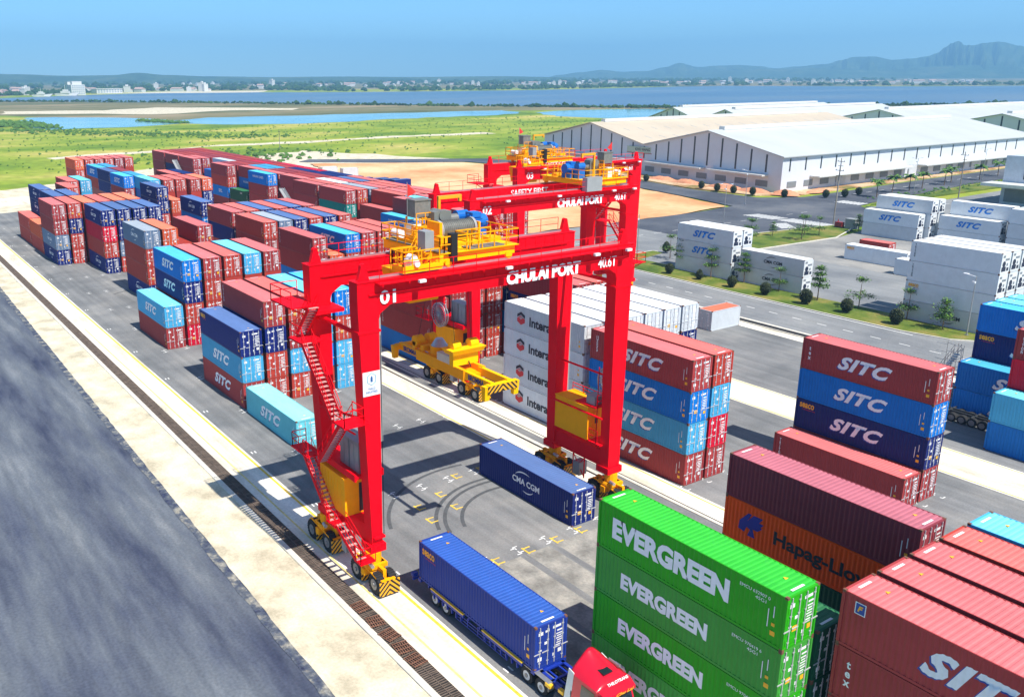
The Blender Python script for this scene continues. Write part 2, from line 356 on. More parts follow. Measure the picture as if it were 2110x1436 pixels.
# slot corner marks painted in the yard
wm = MB()
def slotmark(x, y, s=1):
    for dx in (-.42, .42):
        wm.sheet(rect(x+dx-.045, y, x+dx+.045, y+.38*s), .009); wm.sheet(rect(x+dx-.2*(dx > 0)-.02, y-.09*s, x+dx+.2*(dx < 0)+.02, y), .0095)
for k in range(-3, 14):
    xn = 12.2-13.08*k
    for i in range(0, 7):
        y = -11.2+2.82*i-.2
        slotmark(xn+.3, y, 1); slotmark(xn-12.6, y, -1)
    for i in range(0, 7): slotmark(xn+.3, 13.0+2.75*i-.2, 1)
for x in range(-185, 60, 13): wm.sheet(rect(x, -15.2-.006*x, x+.5, -15.08-.006*x), .009); wm.sheet(rect(x, -14.85-.006*x, x+.5, -14.73-.006*x), .009)
struct(wm.build('slot_markings', white_line))
ym = MB()
for (x, y) in ((4.2,-5.6),(1.6,-5.4),(2.6,-8.2),(5,-8.6),(13.0,-8.1),(13.0,-5.2),(13.0,-2.4),(-.6,.6),(-.6,-2.2),(12.9,.2)):
    for dx in (-.35, .35): ym.sheet(rect(x+dx-.06, y, x+dx+.06, y+.6), .011)
    ym.sheet(rect(x-.5, y-.14, x+.5, y), .0115)
struct(ym.build('slot_markings', yellow_line))
# tyre tracks left by turning machines
tk = MB()
for (cx, cy, r, a0, a1) in ((9.5,-1,6.2,150,250),(9.5,-1,7.6,150,255),(9.5,-1,8.3,160,250),(8,-2,10.5,170,250),(-88,-3,4.5,0,200),(-92,-1,5.2,-40,150),(-84,-4,6.5,60,220)):
    n = 26; w_ = .16
    for i in range(n):
        t0 = R(a0+(a1-a0)*i/n); t1 = R(a0+(a1-a0)*(i+1)/n)
        tk.sheet([(cx+(r-w_)*math.cos(t0), cy+(r-w_)*math.sin(t0)), (cx+(r+w_)*math.cos(t0), cy+(r+w_)*math.sin(t0)), (cx+(r+w_)*math.cos(t1), cy+(r+w_)*math.sin(t1)), (cx+(r-w_)*math.cos(t1), cy+(r-w_)*math.sin(t1))], .0065)
struct(tk.build('tyre_tracks', mat('tyre_marks', srgb(78,80,82), .9, var=.25, scale=2)))
# main road with kerb, drain and verge
sheet('concrete_strip', rough_outline(rect(-60, 60.0, 60, 62.0), .06, 3, 30), .006, concrete)
sheet('drain_floor', rect(-95, 62.2, 60, 63.3), .006, darkm)
struct(MB().box(-95, 63.3, 0, 60, 63.9, .12).box(-60, 62.0, 0, 60, 62.2, .10).build('kerb', kerbm))
struct(MB().poly([(-95,62.1),(80,62.1),(80,75.5),(14,75.5),(9,78),(7,84),(7,110),(-10,110),(-95,110)], -.31, -.004).build('road', roadm))
sheet('road', rect(-95, 64.0, 9, 75.4), .004, roadm)
lm = MB()
for i in range(-24, 16):
    lm.sheet(rect(-.17+4.02*i-.75, 69.93, -.17+4.02*i+.75, 70.09), .010)
lm.sheet([(-60,75.2),(-2,75.2),(-2,75.38),(-60,75.38)], .010)
struct(lm.build('road_markings', white_line))
vz = .12
V1 = [(-62.5,75.8),(-20,75.8),(-4,75.9),(2,77.2),(5.5,80),(5.5,83.6),(-60,83.6),(-62,92),(-64.5,92),(-64.5,80)]
struct(MB().poly(V1, -.3, vz).build('verge_grass_bank', grassm))
kb = MB()
for a, b in zip(V1[:6], V1[1:6]): kb.beam((a[0], a[1]-.08, .06), (b[0], b[1]-.08, .06), .26, .17)
for a, b in ((V1[0], V1[-1]), (V1[-1], V1[-2]), (V1[-2], V1[-3])): kb.beam((a[0], a[1], .06), (b[0], b[1], .06), .26, .17)
struct(kb.build('kerb', kerbm))
V2 = [(-53.5,110),(-52.4,136),(-58,152),(-62.5,150),(-65.5,128),(-66,112),(-63,100),(-58,92),(-54,92)]
struct(MB().poly(V2, -.3, vz).build('verge_grass_bank', grassm))
kb = MB()
for a, b in zip(V2, V2[1:]+V2[:1]): kb.beam((a[0], a[1], .06), (b[0], b[1], .06), .26, .17)
struct(kb.build('kerb', kerbm))
struct(MB().poly([(-52.4,83.6),(80,83.6),(80,240),(-40,240),(-55,152),(-52.4,136),(-54,92)], -.31, -.012).build('reefer_yard_pavement', ground_mat('reefer_yard_asphalt', [srgb(118,118,117), srgb(138,137,134), srgb(156,153,147)], .1, fine=3)))
# roads beyond
struct(MB().poly([(-95,62),(-95,140),(-97,158),(-120,164),(-215,183),(-245,176),(-260,150),(-285,120),(-292,128),(-266,166),(-250,192),(-212,196),(-130,178),(-104,178),(-97,190),(-101,260),(-106,420),(-92,420),(-86,260),(-80,196),(-78,186),(-64,176),(-58,152),(-62,92),(-62,62)], -.31, -.010).build('road', road2m))
struct(MB().poly([(-76,186),(-70,196),(-72,260),(-78,420),(-68,420),(-60,260),(-56,190)], -.31, -.008).build('road', roadm))
zb = MB()
for i in range(9): zb.sheet([(-85+i*1.0, 146.5), (-84.5+i*1.0, 146.5), (-83.3+i*1.0, 151.5), (-83.8+i*1.0, 151.5)], .003)
for i in range(12): zb.sheet([(-75+i*.95, 146.5), (-74.5+i*.95, 146.5), (-73.6+i*.95, 152), (-74.1+i*.95, 152)], .003)
for i in range(8): zb.sheet([(-72.5+i*.75, 141.0-i*.55), (-72.1+i*.75, 140.7-i*.55), (-70.5+i*.75, 144.2-i*.55), (-70.9+i*.75, 144.5-i*.55)], .003)
for i in range(7): zb.sheet([(-86+i*1.1, 187), (-85.4+i*1.1, 187), (-85.4+i*1.1, 192), (-86+i*1.1, 192)], .003)
for i in range(16): zb.sheet(rect(-79.1, 72+i*6, -78.95, 74.5+i*6), .003)
for i in range(30): zb.sheet(rect(-92.5-i*.22, 200+i*7, -92.3-i*.22, 203+i*7), .003); zb.sheet(rect(-66-i*.2, 200+i*7, -65.8-i*.2, 203+i*7), .003)
struct(zb.build('road_markings', white_line))
sheet('sand_field', rough_outline([(-95.5,66),(-95.5,139),(-98,156),(-120,162.5),(-215,181),(-243,172),(-258,146),(-275,120),(-246,112),(-246,63),(-190,63)], .6, 5, 40), -.006, earth)
struct(MB().poly([(-77,190),(-76,260),(-81,420),(-88,420),(-84,260),(-79,196)], -.3, .1).build('median_grass', grassm))
struct(MB().poly([(-60,84),(-60,84.1),(-59.9,84.1)], -.3, -.2).build('pavement_patch', asphalt))
whp = MB().poly([(-108,182),(-101,194),(-103,260),(-108,420),(-109,420),(-109,190),(-235,206),(-240,212),(-246,200),(-212,198),(-131,180)], -.3, .03)
struct(whp.build('warehouse_apron', ground_mat('rough_verge', [srgb(96,108,52), srgb(170,130,92), srgb(206,180,146), srgb(202,160,124)], .07, fine=1.5, finev=.2)))
# heaps of loose earth along the warehouse
for (x, y, rx, ry, h) in ((-103.5,190,4.5,3.5,1.3),(-113,188,6,2.5,1.1),(-124,188.5,7,2.2,1.2),(-140,189.5,6,2.2,1.2),(-152,191,6,2.5,1.0),(-101.6,203,1.6,6,1.0)):
    bm = MB(); n = 16; rings = [[], [], [], []]
    r = random.Random(int(x*7)); vs = []
    for k, (rr, zz) in enumerate(((1,0),(.72,.45),(.4,.85),(.12,1))):
        for i in range(n):
            t = 2*math.pi*i/n; q = rr*r.uniform(.82, 1.18); vs.append((x+rx*q*math.cos(t), y+ry*q*math.sin(t), .03+h*zz*r.uniform(.8,1.2)))
    fs = [(k*n+i, k*n+(i+1) % n, (k+1)*n+(i+1) % n, (k+1)*n+i) for k in range(3) for i in range(n)]+[tuple(range(3*n, 4*n))]
    bm.add(vs, fs); struct(bm.build('earth_mound', mat('loose_earth', srgb(206,140,104), .95, var=.2, scale=1.2), smooth=True))

# ------------------------------------------------------------------ mountains, hills, far shore
def ridge(name, pts, m, depth, foot, seed, sub=10):
    r = random.Random(seed); cx, cy = 59.0, -44.5; cols = []
    for (x0, y0, h0), (x1, y1, h1) in zip(pts[:-1], pts[1:]):
        for j in range(sub):
            t = j/sub; s = t*t*(3-2*t); cols.append((x0+(x1-x0)*t, y0+(y1-y0)*t, h0+(h1-h0)*s))
    cols.append(pts[-1]); ph = [r.uniform(0, 6.28) for _ in range(8)]
    prof = [(-1.0, 0), (-.8, .16), (-.6, .34), (-.42, .55), (-.25, .74), (-.1, .92), (0, 1), (.2, .75), (.6, .3), (1, 0)]
    vs = []; n = len(prof)
    for i, (x, y, h) in enumerate(cols):
        d = Vector((x-cx, y-cy)).normalized(); wob = sum(math.sin(i*f+p)*a for f, p, a in ((.9,ph[0],.5),(.37,ph[1],.8),(1.9,ph[2],.3)))
        for u, k in prof:
            q = k if u == 0 else max(0, k+.16*math.sin(i*.55+u*7+ph[3])*(1-abs(k-.5)*2)+.08*math.sin(i*1.3+u*11+ph[4])*(k > .05)*(k < .98))
            vs.append((x+d.x*depth*(u+.06*wob*(u != 0)), y+d.y*depth*(u+.06*wob*(u != 0)), foot+(h-foot)*min(q, 1)))
    fs = [(i*n+j, (i+1)*n+j, (i+1)*n+j+1, i*n+j+1) for i in range(len(cols)-1) for j in range(n-1)]
    return struct(MB().add(vs, fs).build(name, m, smooth=True))
forest = ground_mat('hill_forest', [srgb(38,62,34), srgb(56,80,44), srgb(84,96,62)], .004, fine=.03, finev=.25)
MT = [(-6000,5180,2),(-5928,5262,27),(-5800,5400,48),(-5681,5528,66),(-5560,5650,50),(-5425,5780,55),(-5310,5880,84),(-5226,5961,117),(-5110,6060,84),(-4991,6160,94),(-4870,6255,98),(-4756,6344,90),(-4637,6432,70),(-4520,6515,84),(-4343,6635,100),(-4250,6695,128),(-4174,6744,152),(-4058,6815,154),(-3940,6884,128),(-3825,6949,136),(-3740,6995,150),(-3687,7024,172),(-3640,7050,215),(-3612,7064,241),(-3571,7084,256),(-3530,7105,226),(-3480,7130,224),(-3431,7154,238),(-3336,7199,246),(-3195,7264,210),(-3000,7350,190),(-2700,7480,150)]
ridge('mountains', MT, forest, 1500, -1, 5)
ridge('hills', [(-4900,5050,0),(-4600,5300,34),(-4200,5600,58),(-3900,5800,66),(-3500,6000,52),(-3100,6200,80),(-2600,6350,60),(-2200,6500,30)], forest, 700, -1, 6)
ridge('hills', [(-5050,350,30),(-4950,600,56),(-4860,800,44),(-4800,1050,36),(-4772,1245,38),(-4735,1370,49),(-4698,1494,38),(-4620,1700,30),(-4500,2000,25),(-4346,2320,26),(-4200,2700,22),(-4000,3100,24),(-3800,3500,16)], forest, 800, -1, 7)
wood = ground_mat('far_wood_leaves', [srgb(26,48,24), srgb(44,70,30), srgb(66,92,40)], .02, fine=.4, finev=.3)
def blobs(name, spots, m, seed, kind='stuff', label=None, cat=None, shape=(1,1,.9)):
    """many uneven leaf clumps in one mesh"""
    r = random.Random(seed); mb = MB()
    base = [(0,0,1)]+[(math.cos(t)*.85, math.sin(t)*.85, .45) for t in [i*1.2566 for i in range(5)]]+[(math.cos(t+.63), math.sin(t+.63), -.15) for t in [i*1.2566 for i in range(5)]]
    F = [(0,1+i,1+(i+1) % 5) for i in range(5)]+[(1+i,6+i,1+(i+1) % 5) for i in range(5)]+[(1+(i+1) % 5,6+i,6+(i+1) % 5) for i in range(5)]
    for (x, y, z, s) in spots:
        for _ in range(3):
            k = s*r.uniform(.45, .75); ox, oy, oz = r.uniform(-.5,.5)*s, r.uniform(-.5,.5)*s, r.uniform(0,.45)*s
            mb.add([(x+ox+vx*k*r.uniform(.7,1.25)*shape[0], y+oy+vy*k*r.uniform(.7,1.25)*shape[1], z+oz+k*.2+vz_*k*r.uniform(.7,1.25)*shape[2]) for vx, vy, vz_ in base], F)
    o = mb.build(name, m); tag(o, label, cat, kind=kind); return o
r = random.Random(11); spots = []
shore = [(-1870,350),(-2120,640),(-2060,880),(-1700,940),(-1640,1149),(-1630,1329),(-1660,1577),(-1750,1956),(-1740,2170),(-1500,2330),(-1280,2420),(-1120,2860)]
for (x0, y0), (x1, y1) in zip(shore[:-1], shore[1:]):
    L = math.hypot(x1-x0, y1-y0); n = int(L/3.2)
    d = Vector((x0+x1-118, y0+y1+89)).normalized()
    for i in range(n):
        t = r.random(); q = r.random()**2*620; sk = 1 if y0 < 1900 or r.random() < .45 else 0
        if sk: spots.append((x0+(x1-x0)*t+d.x*q, y0+(y1-y0)*t+d.y*q, -.3, r.uniform(5, 11)))
for i in range(260): spots.append((r.uniform(-1990,-1830), r.uniform(230,400), -.3, r.uniform(5,10)))
for i in range(900): spots.append((r.uniform(-4300,-2300), r.uniform(300,4300), -.3, r.uniform(7,16)))
blobs('far_woodland', spots, wood, 12, label='dark wooded shore on the far side of the water', cat='woodland')
spots = []
SB = [(-1407,159),(-1287,291),(-1080,423),(-886,527),(-735,625),(-644,684),(-570,790),(-500,960),(-430,1120)]
for (x0, y0), (x1, y1) in zip(SB[:-1], SB[1:]):
    for i in range(150):
        t = r.random(); a = abs(r.gauss(0, 1)); spots.append((x0+(x1-x0)*t+r.uniform(-4,10)+a*6, y0+(y1-y0)*t-a*8, -.3, r.uniform(1.2, 3.2)*(1.6 if r.random() < .1 else 1)))
blobs('mangrove_scrub', spots, wood, 13, label='low dark mangrove scrub lining the near edge of the sea', cat='scrub')
spots = []
for i in range(420):
    y = r.uniform(20, 96); spots.append((-640-r.random()*110+abs(y-60)*1.2, y, -.3, r.uniform(1.0, 3.0)))
for i in range(520):
    t = r.random(); spots.append((-610+170*t+r.gauss(0,10), 60+110*t+r.gauss(0,12), -.3, r.uniform(.5, 1.5)))
for i in range(260):     # strip between the two ponds
    t = r.random(); spots.append((-625+r.gauss(0,5)-60*t, 188-14*t+r.gauss(0,3), -.3, r.uniform(.7, 2.0)))
for i in range(1500):
    spots.append((r.uniform(-560,-300), r.uniform(-20,480), -.3, r.uniform(.25, .8)))
for i in range(220): spots.append((-322+r.gauss(0,18), 100+r.gauss(0,26), -.3, r.uniform(.5, 1.8)))
blobs('marsh_scrub', spots, mat('scrub_leaves', srgb(70,104,34), .9, var=.4, scale=.4), 14, label='patchy green scrub scattered over the wet meadow', cat='scrub')
# far town: white houses, each a thing
hm = [mat('house_wall_white', srgb(206,206,202), .8), mat('house_roof_red', srgb(176,150,140), .8), mat('house_roof_grey', srgb(190,192,194), .7)]
protos = []
for i, (w_, d_, h_, pit_) in enumerate(((14,10,7,2.5),(10,9,10,0),(22,12,6,3),(12,12,16,0),(30,14,8,2.5),(9,8,5,2.5))):
    b = MB().box(-w_/2,-d_/2,-.5,w_/2,d_/2,h_)
    if pit_: b.add([(-w_/2-.6,-d_/2-.6,h_),(w_/2+.6,-d_/2-.6,h_),(w_/2+.6,d_/2+.6,h_),(-w_/2-.6,d_/2+.6,h_),(-w_/2-.6,0,h_+pit_),(w_/2+.6,0,h_+pit_)], [(0,1,5,4),(2,3,4,5),(1,2,5),(3,0,4)], 1 if i % 2 == 0 else 2)
    else: b.box(-w_/2-.4,-d_/2-.4,h_,w_/2+.4,d_/2+.4,h_+.8, 0).box(-2,-2,h_+.8,2,2,h_+3.2,0)
    me = b.mesh('house'); [me.materials.append(m) for m in hm]; protos.append(me)
r = random.Random(21)
def house(x, y, k=None, s=None, ry=None):
    o = bpy.data.objects.new('house', protos[r.randrange(6) if k is None else k]); COL.objects.link(o)
    o.location = (x, y, -.3); o.rotation_euler.z = r.uniform(-.5, .5)+.6 if ry is None else ry; s = s or r.uniform(.55, 1.25); o.scale = (s, s, s*r.uniform(.8, 1.2))
    tag(o, 'tiny white house among the distant trees across the water', 'house', 'white houses of the far town'); return o
TOWN = [(-2350,600),(-2500,900),(-2450,1400),(-2300,1900),(-2150,2300),(-1900,2600),(-1700,2900),(-1500,3300)]
for i in range(120):
    u = r.random()**.75*(len(TOWN)-1.001); j = int(u); t = u-j
    x = TOWN[j][0]*(1-t)+TOWN[j+1][0]*t; y = TOWN[j][1]*(1-t)+TOWN[j+1][1]*t
    q = r.uniform(-320, 700); d = Vector((x-59, y+44)).normalized(); house(x+d.x*q, y+d.y*q)
for i in range(22): house(r.uniform(-2150,-1960), r.uniform(330,760))
for i in range(10): house(r.uniform(-1900,-1840), r.uniform(250,330), ry=.7)
# tall white block and its low neighbour on the far quay, two patrol boats moored below
tb = empty('apartment_building', (-1800, 382, -.3), 'tall white block at the left end of the far shore', 'building', rz=.1)
wn = mat('far_window', srgb(120,140,160), .3)
MB().box(-14,-13,0,14,13,19).box(-9,-9,19,9,9,25).box(-15,-14,19,-2,-6,24).build('wall', hm[0], tb)
b = MB()
for zf in range(5):
    for i in range(6): b.box(14,-11+i*4,2+zf*3.5,14.15,-9+i*4,3.8+zf*3.5).box(-12+i*4.4,-13.15,2+zf*3.5,-10+i*4.4,-13,3.8+zf*3.5)
b.build('window', wn, tb)
b = empty('apartment_building', (-1915, 470, -.3), 'low wide white building beside the tall white block', 'building', rz=.2)
MB().box(-12,-28,0,12,28,9).build('wall', hm[0], b); MB().box(-13,-29,9,13,29,9.8).build('roof', hm[0], b)
w2 = MB()
for i in range(9): w2.box(12,-25+i*6,2,12.15,-22+i*6,4).box(12,-25+i*6,5.5,12.15,-22+i*6,7.5)
w2.build('window', wn, b)
def boat(x, y, s, label, rz):
    e = empty('patrol_boat', (x, y, -.24), label, 'boat', 'boats moored at the far quay', rz); e.scale = (s, s, s)
    MB().hexa([(-20,-3,0),(19,-2,0),(19,2,0),(-20,3,0)], [(-21,-4,4),(26,-.4,6),(26,.4,6),(-21,4,4)]).build('hull', hm[0], e)
    MB().box(-10,-3,4,6,3,8).box(-6,-2.4,8,3,2.4,11).tube((-2,0,11),(-2,0,19),.4).build('superstructure', hm[0], e)
boat(-1745, 352, 1.0, 'larger white patrol boat below the tall white block', .95); boat(-1700, 300, .8, 'smaller white patrol boat left of the tall block', .95)

# ------------------------------------------------------------------ warehouses
wallm = mat('warehouse_wall', srgb(206,210,216), .6, var=.04, scale=.3, streak=.06, streak_col=(.4,.38,.35,1))
roofw = mat('warehouse_roof_white', srgb(186,189,188), .5, var=.06, scale=.08, stretch=(.4,1,1))
roofs = mat('warehouse_roof_sandy', srgb(192,178,156), .55, var=.08, scale=.06)
seam = mat('roof_seam_grey', srgb(164,166,164), .6)
capm = mat('ridge_cap', srgb(206,206,202), .5)
winm = mat('window_strip', srgb(48,54,62), .3)
lowwin = mat('louvre_grey', srgb(120,126,130), .5)
def warehouse(x1, x0, ya, yb, eave, rdg, skew, label, detail, mroofs):
    """two parallel spans with gables at ya; x1 > x0"""
    e = empty('warehouse', (x1, ya, 0), label, 'warehouse', 'white warehouses')
    def Y(x): return ya+skew*(x1-x)
    mid = (x0+x1)/2; q = [x1, (x1+mid)/2, mid, (mid+x0)/2, x0]; zz = [eave, rdg, eave, rdg, eave]
    L = lambda x, y, z: (x-x1, y-ya, z)
    w_ = MB()
    vs = [L(x, Y(x), z) for x, z in zip(q, zz)]+[L(x, Y(x), -.3) for x in q]; w_.add(vs, [(i, i+1, 6+i, 5+i) for i in range(4)])
    w_.add([L(x1, Y(x1), -.3), L(x1, yb, -.3), L(x1, yb, eave), L(x1, Y(x1), eave)], [(0,1,2,3)])
    w_.add([L(x0, Y(x0), -.3), L(x0, yb, -.3), L(x0, yb, eave), L(x0, Y(x0), eave)], [(3,2,1,0)])
    vs = [L(x, yb, z) for x, z in zip(q, zz)]+[L(x, yb, -.3) for x in q]; w_.add(vs, [(5+i, 6+i, i+1, i) for i in range(4)])
    w_.build('wall', wallm, e)
    for s in range(2):
        a, b, c = q[2*s], q[2*s+1], q[2*s+2]; rf = MB()
        for (p, zp, q2, zq) in ((a, eave, b, rdg), (b, rdg, c, eave)):
            ex = .9 if p == x1 else 0; ex2 = .9 if q2 == x0 else 0
            A = [(p+ex, Y(p)-.9, zp+.05), (q2-ex2, Y(q2)-.9, zq+.05), (q2-ex2, yb+.5, zq+.05), (p+ex, yb+.5, zp+.05)]
            rf.hexa([L(*v) for v in A], [L(v[0], v[1], v[2]+.28) for v in A])
            if detail:
                for i in range(1, 20):           # translucent roof-light seams, a few mm proud
                    yy = ya+8+(yb-ya-10)*i/20
                    for t0, t1 in ((.18,.30),(.55,.66)):
                        X0, X1 = p+(q2-p)*t0, p+(q2-p)*t1; Z0, Z1 = zp+(zq-zp)*t0, zp+(zq-zp)*t1
                        rf.hexa([L(X0,yy,Z0+.33),L(X1,yy,Z1+.33),L(X1,yy+.5,Z1+.33),L(X0,yy+.5,Z0+.33)], [L(X0,yy,Z0+.36),L(X1,yy,Z1+.36),L(X1,yy+.5,Z1+.36),L(X0,yy+.5,Z0+.36)], 1)
        ro = rf.build('roof', [mroofs[s], seam], e)
        MB().box(b-x1-1.1, 6+skew*(x1-b), rdg+.2, b-x1+1.1, (yb-ya)-8, rdg+1.3).build('ridge_vent', capm, ro)
    if detail:
        n = 20
        for i in range(1, n):
            x = x1-(x1-x0)*i/n*1.0
            u = (x1-x)/(x1-x0)*4; k = min(3, int(u)); zt = zz[k]+(zz[k+1]-zz[k])*(u-k)-.7
            if abs(u-2) < .05: zt = eave-.6
            yy = Y(x)-.06-ya
            f = MB().box(x-x1-.32, yy, 5.4, x-x1+.32, yy+.12, zt).build('window', winm, e)
        i = 0; y = 196.6-193+ya
        while y < yb-3:
            MB().box(-.05, y-ya-.3, 6.0, .07, y-ya+.3, 9.75).build('window', winm, e); y += 7.8
        for (a, b2) in ((14, 68), (75, 155)):
            MB().box(.06, a, 3.75, 3.4, b2, 4.15).build('canopy', capm, e)
        for (a, b2) in ((-28, -5), (-58, -31), (-88, -62), (-118, -92)):
            yq = skew*(-a)-3.0
            MB().hexa([(a, yq, 4.4), (b2, skew*-b2-3.0, 4.4), (b2, skew*-b2-.1, 4.4), (a, skew*-a-.1, 4.4)], [(a, yq, 4.8), (b2, skew*-b2-3.0, 4.8), (b2, skew*-b2-.1, 4.8), (a, skew*-a-.1, 4.8)]).build('canopy', capm, e)
        for i in range(18):
            y = 3+i*8.3
            MB().box(.06, y, 1.1, .14, y+4.4, 2.9).build('window', lowwin, e)
        for i in range(14):
            x = -5-i*8.4
            MB().hexa([(x-4.6, skew*(-x+4.6)-.14, 1.1), (x, skew*-x-.14, 1.1), (x, skew*-x-.05, 1.1), (x-4.6, skew*(-x+4.6)-.05, 1.1)], [(x-4.6, skew*(-x+4.6)-.14, 2.9), (x, skew*-x-.14, 2.9), (x, skew*-x-.05, 2.9), (x-4.6, skew*(-x+4.6)-.05, 2.9)]).build('window', lowwin, e)
        for y in (28, 70, 112):
            MB().box(.06, y, 0, .16, y+5, 4.2).build('door', mat('roller_door', srgb(196,200,204), .5), e)
        sb = MB().box(-69, skew*61-.35+.0, 7.3, -54, skew*61-.15, 9.4).build('sign_board', mat('sign_green', srgb(176,190,168), .6), e)
        MB().box(-69.05, skew*61-.40, 7.1, -53.95, skew*61-.12, 7.3).build('sign_trim', mat('sign_red', srgb(160,40,50), .6), sb)
        tm = text_mesh('KHO HANG', 1.0, bold=.03); tm.materials.append(mat('sign_dark', srgb(70,66,60), .6))
        to = bpy.data.objects.new('lettering', tm); COL.objects.link(to); to.parent = sb; to.location = (-61.5, skew*61-.37, 8.5)
    else:
        nn = 16
        for i in range(1, nn):
            x = x1-(x1-x0)*i/nn; u = (x1-x)/(x1-x0)*4; k = min(3, int(u)); zt = zz[k]+(zz[k+1]-zz[k])*(u-k)-.7
            MB().box(x-x1-.35, Y(x)-ya-.06, 4.5, x-x1+.35, Y(x)-ya+.06, zt).build('window', winm, e)
    return e
warehouse(-107.6, -229.6, 193, 352, 10.2, 16.4, .10, 'nearest large white warehouse with twin gables beyond the road', True, (roofw, roofs))
warehouse(-110, -232, 392, 640, 10.2, 16.4, .10, 'twin gabled white warehouse directly behind the nearest one', False, (roofw, roofw))
warehouse(-231, -307, 342, 485, 10.4, 16.4, .10, 'smaller white twin gabled warehouse at the back, left of the others', False, (roofw, roofw))
# corner of a small building at the right edge
e = empty('office_building', (-50, 214, 0), 'grey low building with a flat white canopy at the right edge', 'building')
MB().box(-8, 5.5, 0, 20, 40, 13).build('wall', mat('office_wall', srgb(190,198,206), .6), e)
MB().box(-10.5, -1, 5.2, 22, 5.4, 6.0).build('canopy', capm, e)
MB().box(-7, 5.3, .8, 6, 5.45, 4.2).build('window', lowwin, e); MB().box(-3, 5.3, 7, -1.6, 5.45, 12.6).build('window', winm, e)

# ================================================================== CONTAINERS
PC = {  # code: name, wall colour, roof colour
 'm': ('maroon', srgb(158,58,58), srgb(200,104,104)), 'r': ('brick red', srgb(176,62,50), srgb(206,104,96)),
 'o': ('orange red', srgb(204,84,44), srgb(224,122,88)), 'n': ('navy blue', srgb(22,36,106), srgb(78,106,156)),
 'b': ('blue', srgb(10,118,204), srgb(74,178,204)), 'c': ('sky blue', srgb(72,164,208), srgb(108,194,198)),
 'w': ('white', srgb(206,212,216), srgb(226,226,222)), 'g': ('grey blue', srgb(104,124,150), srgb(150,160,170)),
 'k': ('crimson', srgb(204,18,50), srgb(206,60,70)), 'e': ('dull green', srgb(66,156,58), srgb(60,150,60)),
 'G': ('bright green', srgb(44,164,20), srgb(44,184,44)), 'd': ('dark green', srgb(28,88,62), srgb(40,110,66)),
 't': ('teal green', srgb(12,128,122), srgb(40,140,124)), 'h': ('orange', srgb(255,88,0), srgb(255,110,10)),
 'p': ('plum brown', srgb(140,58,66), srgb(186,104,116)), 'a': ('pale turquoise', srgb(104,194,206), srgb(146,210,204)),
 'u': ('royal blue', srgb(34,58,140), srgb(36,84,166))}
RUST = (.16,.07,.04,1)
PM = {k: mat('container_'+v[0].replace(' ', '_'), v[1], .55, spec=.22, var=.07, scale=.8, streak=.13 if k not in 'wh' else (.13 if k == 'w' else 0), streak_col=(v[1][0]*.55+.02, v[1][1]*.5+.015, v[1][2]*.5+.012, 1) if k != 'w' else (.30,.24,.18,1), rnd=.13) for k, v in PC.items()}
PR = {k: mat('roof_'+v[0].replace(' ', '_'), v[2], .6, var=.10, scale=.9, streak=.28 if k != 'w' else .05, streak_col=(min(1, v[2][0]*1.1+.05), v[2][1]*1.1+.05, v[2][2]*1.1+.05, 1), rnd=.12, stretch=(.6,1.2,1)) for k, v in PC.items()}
CAST = mat('corner_casting', srgb(112,74,56), .8, var=.35, scale=6)
GALV = mat('lock_rod', srgb(200,200,202), .5, .3)
LBLW = mat('stencil_white', srgb(228,228,228), .7)
LBLY = mat('label_yellow', srgb(238,176,30), .6)
HH = 2.845
def corr_wall(mb, y, L, sgn, m=0, z0=.15, z1=HH-.1):
    x = -L/2+.16; pts = []
    k = math.floor(x/CORR*4)+1
    xs = [x]
    while k*CORR/4 < L/2-.16: xs.append(k*CORR/4); k += 1
    xs.append(L/2-.16)
    vs = []
    for q in xs:
        yy = y+sgn*corr_y(q); vs += [(q, yy, z0), (q, yy, z1)]
    fs = [((2*i, 2*i+2, 2*i+3, 2*i+1) if sgn < 0 else (2*i+1, 2*i+3, 2*i+2, 2*i)) for i in range(len(xs)-1)]
    mb.add(vs, fs, m)
